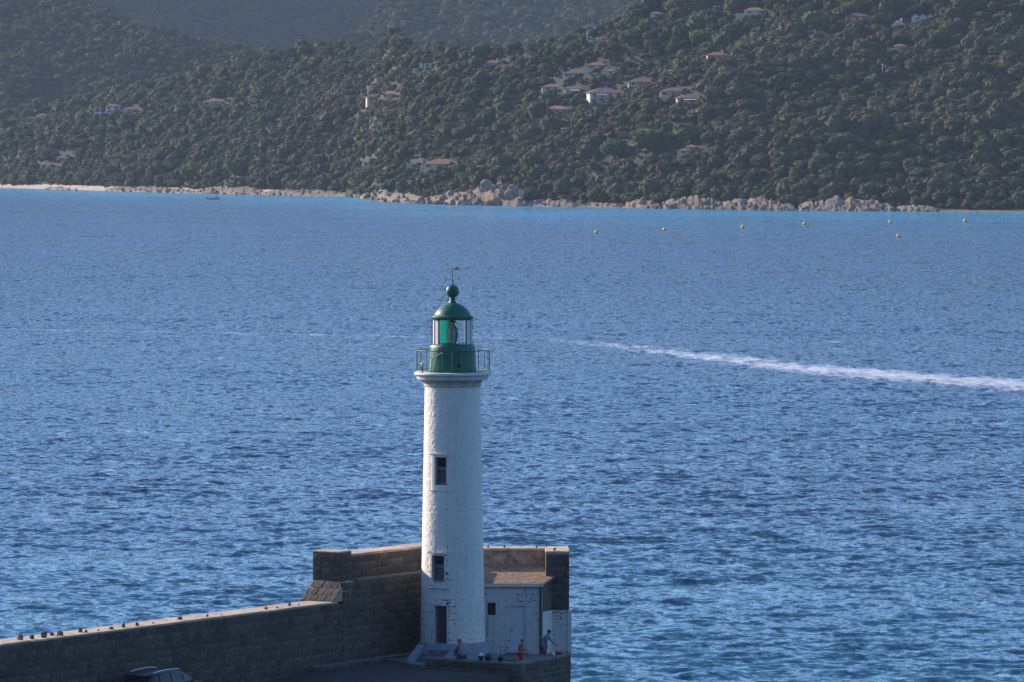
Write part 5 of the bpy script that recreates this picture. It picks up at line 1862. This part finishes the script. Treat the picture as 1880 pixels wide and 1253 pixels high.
b0 = par(883)
lumpy('plastic_bag', (b0.x, b0.y, ZPAR + .15), .115, .85, M['bag'], 'crumpled white plastic bag sticking out of the dark bucket', 'bag', 3)
b0 = par(896)
lumpy('rucksack', (b0.x, b0.y, ZPAR), .17, 1.05, M['black_plastic'], 'black rucksack slumped on the parapet right of the bagged bucket', 'bag', 8)
bucket(918.5, par(918.5).y, ZPAR, .135, .2, M['black_plastic'], 'small black bucket on the parapet left of the child in red', 'bucket')
bucket(1025, par(1025).y, ZPAR, .2, .12, M['red_plastic'], 'low red basin on the parapet beside the man in blue', 'basin', name='basin')
b0 = par(1016)
lumpy('plastic_bag', (b0.x, b0.y, ZPAR), .09, 1.1, M['bag'], 'small white plastic bag on the parapet left of the red basin', 'bag', 5)
b0 = at_d(905, 1205, 260.5)
e = empty('mooring_block', (b0.x, 260.5, ZP), 0, .62, 'grey painted rounded concrete block between tower and shed', 'block')
MB().lathe([(.42, 0), (.42, .55), (.38, .68), (.25, .76), (.05, .78)], 28).build('block_body', M['grey_paint'], e, True)
MB().tube([(.44 * math.cos(q), .44 * math.sin(q), .3) for q in np.linspace(0, 2 * math.pi, 28, endpoint=False)], .015, 6, True).build('rope', M['rod'], e)
b0 = at_d(932, 1212, 258)
e = empty('crate', (b0.x, 258, ZP), .2, 1, 'low grey slatted crate on the platform left of the child in red', 'crate')
for j in range(3):
    MB().box(-.4, .4, -.2, -.17, .02 + j * .12, .11 + j * .12).build('slat', M['deck'], e)
    MB().box(-.4, .4, .17, .2, .02 + j * .12, .11 + j * .12).build('slat', M['deck'], e)
for sg in (-1, 1):
    MB().box(sg * .4 - .015, sg * .4 + .015, -.169, .169, 0, .36).build('end_panel', M['deck'], e)
MB().box(-.38, .38, -.165, .165, .0, .015).build('bottom_board', M['deck'], e)

# ------------------------------------------------------------------ parked car (its roof shows at the bottom edge)
ctr = at_z(302, 1228, 1.78 + 1.62)
e = empty('parked_car', (ctr.x, ctr.y, 1.78), math.atan2(WD.y, WD.x), 1, 'dark blue car parked beside the low sea wall, cut by the bottom edge', 'car')
# sections along the length (x forward): x, half width at sill, half width at belt, belt z, roof half width, roof z
st_ = [(-2.2, .80, .82, .78, .60, .80), (-2.12, .88, .89, .95, .68, 1.02), (-1.95, .9, .91, 1.03, .66, 1.40), (-1.7, .91, .92, 1.04, .66, 1.555), (-1.2, .92, .93, 1.03, .67, 1.615), (-.5, .92, .93, 1.01, .68, 1.64), (.15, .92, .93, .99, .67, 1.61), (.55, .92, .93, .98, .64, 1.5), (1.0, .91, .92, .97, .66, 1.22), (1.35, .9, .91, .95, .7, 1.0), (1.9, .87, .87, .86, .7, .9), (2.2, .74, .74, .72, .6, .74)]


def ring(s_):
    x, w0, w1, zb_, wr, zr = s_
    half = [(w0 * .92, .28), (w0, .42), (w1, (zb_ + .4) / 2), (w1 * .985, zb_ - .03), (w1 * .955, zb_ + .03), (wr + (w1 * .93 - wr) * .42, zb_ + (zr - zb_) * .6), (wr + .02, zr - (zr - zb_) * .13 - .0), (wr * .75, zr - .012), (wr * .35, zr)]
    return [(x, y, z) for y, z in half] + [(x, -y, z) for y, z in half[::-1]]


v, f = [], []
for s_ in st_:
    v += ring(s_)
n = 18
for k in range(len(st_) - 1):
    for i in range(n - 1):
        f.append((k * n + i, k * n + i + 1, (k + 1) * n + i + 1, (k + 1) * n + i))
    f.append((k * n + n - 1, k * n, (k + 1) * n, (k + 1) * n + n - 1))
f += [tuple(range(n)), tuple((len(st_) - 1) * n + i for i in range(n - 1, -1, -1))]
body = MB().add(v, f).build('body', M['car'], e, True)


def side_panel(nm, mt, xa, xb, t0, t1, sg, off):
    """a panel lying on the car's side between two heights (0 belt, 1 roof)"""
    def pt(x, t):
        ks = [s_[0] for s_ in st_]
        w1 = np.interp(x, ks, [s_[2] for s_ in st_]) * .955
        zb_ = np.interp(x, ks, [s_[3] for s_ in st_]) + .03
        wr = np.interp(x, ks, [s_[4] for s_ in st_]) + .02
        zr = np.interp(x, ks, [s_[5] for s_ in st_])
        zt_ = zr - (zr - zb_ + .03) * .13
        bul = .10 * math.sin(math.pi * t) * (w1 - wr)
        return (x, sg * (w1 + (wr - w1) * t + bul + off), zb_ + (zt_ - zb_) * t)
    n_ = 8
    vv = []
    for i in range(n_ + 1):
        x = xa(0) + (xb(0) - xa(0)) * i / n_
        for t in (t0, (t0 + t1) / 2, t1):
            x = xa(t) + (xb(t) - xa(t)) * i / n_
            vv.append(pt(x, t))
    ff = []
    for i in range(n_):
        for j in range(2):
            ff.append((i * 3 + j, (i + 1) * 3 + j, (i + 1) * 3 + j + 1, i * 3 + j + 1))
    k = len(vv)
    vv += [(x, y - sg * .02, z) for x, y, z in vv]
    ff += [tuple(k + q for q in g_[::-1]) for g_ in ff]
    return MB().add(vv, ff).build(nm, M[mt], e, True)


for sg in (-1, 1):
    side_panel('side_window', 'car_glass', lambda t: -1.55 + .25 * t, lambda t: -.66, .08, .9, sg, .014)
    side_panel('side_window', 'car_glass', lambda t: -.58, lambda t: .22 - .02 * t, .08, .9, sg, .014)
    side_panel('side_window', 'car_glass', lambda t: .3, lambda t: .98 - .5 * t, .08, .86, sg, .014)
    side_panel('chrome_strip', 'chrome', lambda t: -1.6, lambda t: 1.05, .0, .055, sg, .018)
    MB().tube([(x, sg * (np.interp(x, [s_[0] for s_ in st_], [s_[4] for s_ in st_]) - .03), np.interp(x, [s_[0] for s_ in st_], [s_[5] for s_ in st_]) + .035) for x in np.linspace(-1.7, .35, 12)], .022, 8).build('roof_rail', M['chrome'], e, True)
    mi = MB().sphere((.72, sg * 1.02, 1.06), .12, 8, .75).build('wing_mirror', M['car'], e, True)
    MB().box(-2.2, -1.98, sg * .86 - .07, sg * .86 + .05, .8, .98).build('rear_lamp', M['lamp_red'], e, bevel=.02)
    MB().box(1.9, 2.16, sg * .68 - .12, sg * .68 + .1, .62, .76).build('headlight', M['lamp_white'], e, bevel=.02)
    for xw in (-1.35, 1.4):
        tb = MB()
        tb.lathe([(.2, -.11), (.33, -.11), (.35, -.06), (.35, .06), (.33, .11), (.2, .11)], 28, False)
        wv = [(x, z, y) for x, y, z in tb.v]
        wh_ = MB().add(wv, tb.f).build('wheel', M['tyre'], e, True)
        wh_.location = (xw, sg * .83, .35)
        rb_ = MB().lathe([(.02, -.06), (.2, -.08), (.2, .08), (.02, .06)], 20)
        MB().add([(x, z, y) for x, y, z in rb_.v], rb_.f).build('rim', M['chrome'], wh_)
MB().add([(-2.15, -.62, 1.03), (-2.15, .62, 1.03), (-1.995, .56, 1.36), (-1.995, -.56, 1.36), (-2.13, -.62, 1.0), (-2.13, .62, 1.0), (-1.96, .56, 1.34), (-1.96, -.56, 1.34)], [(0, 1, 2, 3), (7, 6, 5, 4), (0, 4, 5, 1), (1, 5, 6, 2), (2, 6, 7, 3), (3, 7, 4, 0)]).build('rear_window', M['car_glass'], e)
MB().prism([(-2.1, -.6), (-1.7, -.62), (-1.7, .62), (-2.1, .6)], [1.46, 1.545, 1.545, 1.46], [1.5, 1.585, 1.585, 1.5]).build('roof_spoiler', M['car'], e, bevel=.01)
MB().add([(.6, -.58, 1.5), (.6, .58, 1.5), (1.3, .66, 1.045), (1.3, -.66, 1.045), (.58, -.58, 1.47), (.58, .58, 1.47), (1.28, .66, 1.02), (1.28, -.66, 1.02)], [(3, 2, 1, 0), (4, 5, 6, 7), (0, 1, 5, 4), (1, 2, 6, 5), (2, 3, 7, 6), (3, 0, 4, 7)]).build('windscreen', M['car_glass'], e)
MB().box(-2.235, -2.2, -.26, .26, .62, .74).build('number_plate', M['white_slab'], e)

# ------------------------------------------------------------------ haze over the gulf
hz = MB().box(-1600, 1600, -440, 5260, -7, 590).build('haze', None)
m = bpy.data.materials.new('sea_air')
m.use_nodes = True
nt = m.node_tree
nt.nodes.clear()
out = nt.nodes.new('ShaderNodeOutputMaterial')
pv = nt.nodes.new('ShaderNodeVolumePrincipled')
pv.inputs['Color'].default_value = (0.6, 0.76, 1.0, 1)
pv.inputs['Density'].default_value = 0.00003
pv.inputs['Anisotropy'].default_value = 0.1
nt.links.new(pv.outputs[0], out.inputs['Volume'])
hz.data.materials.append(m)
tag(hz, 'thin blue sea haze over the gulf', 'haze', kind='stuff')
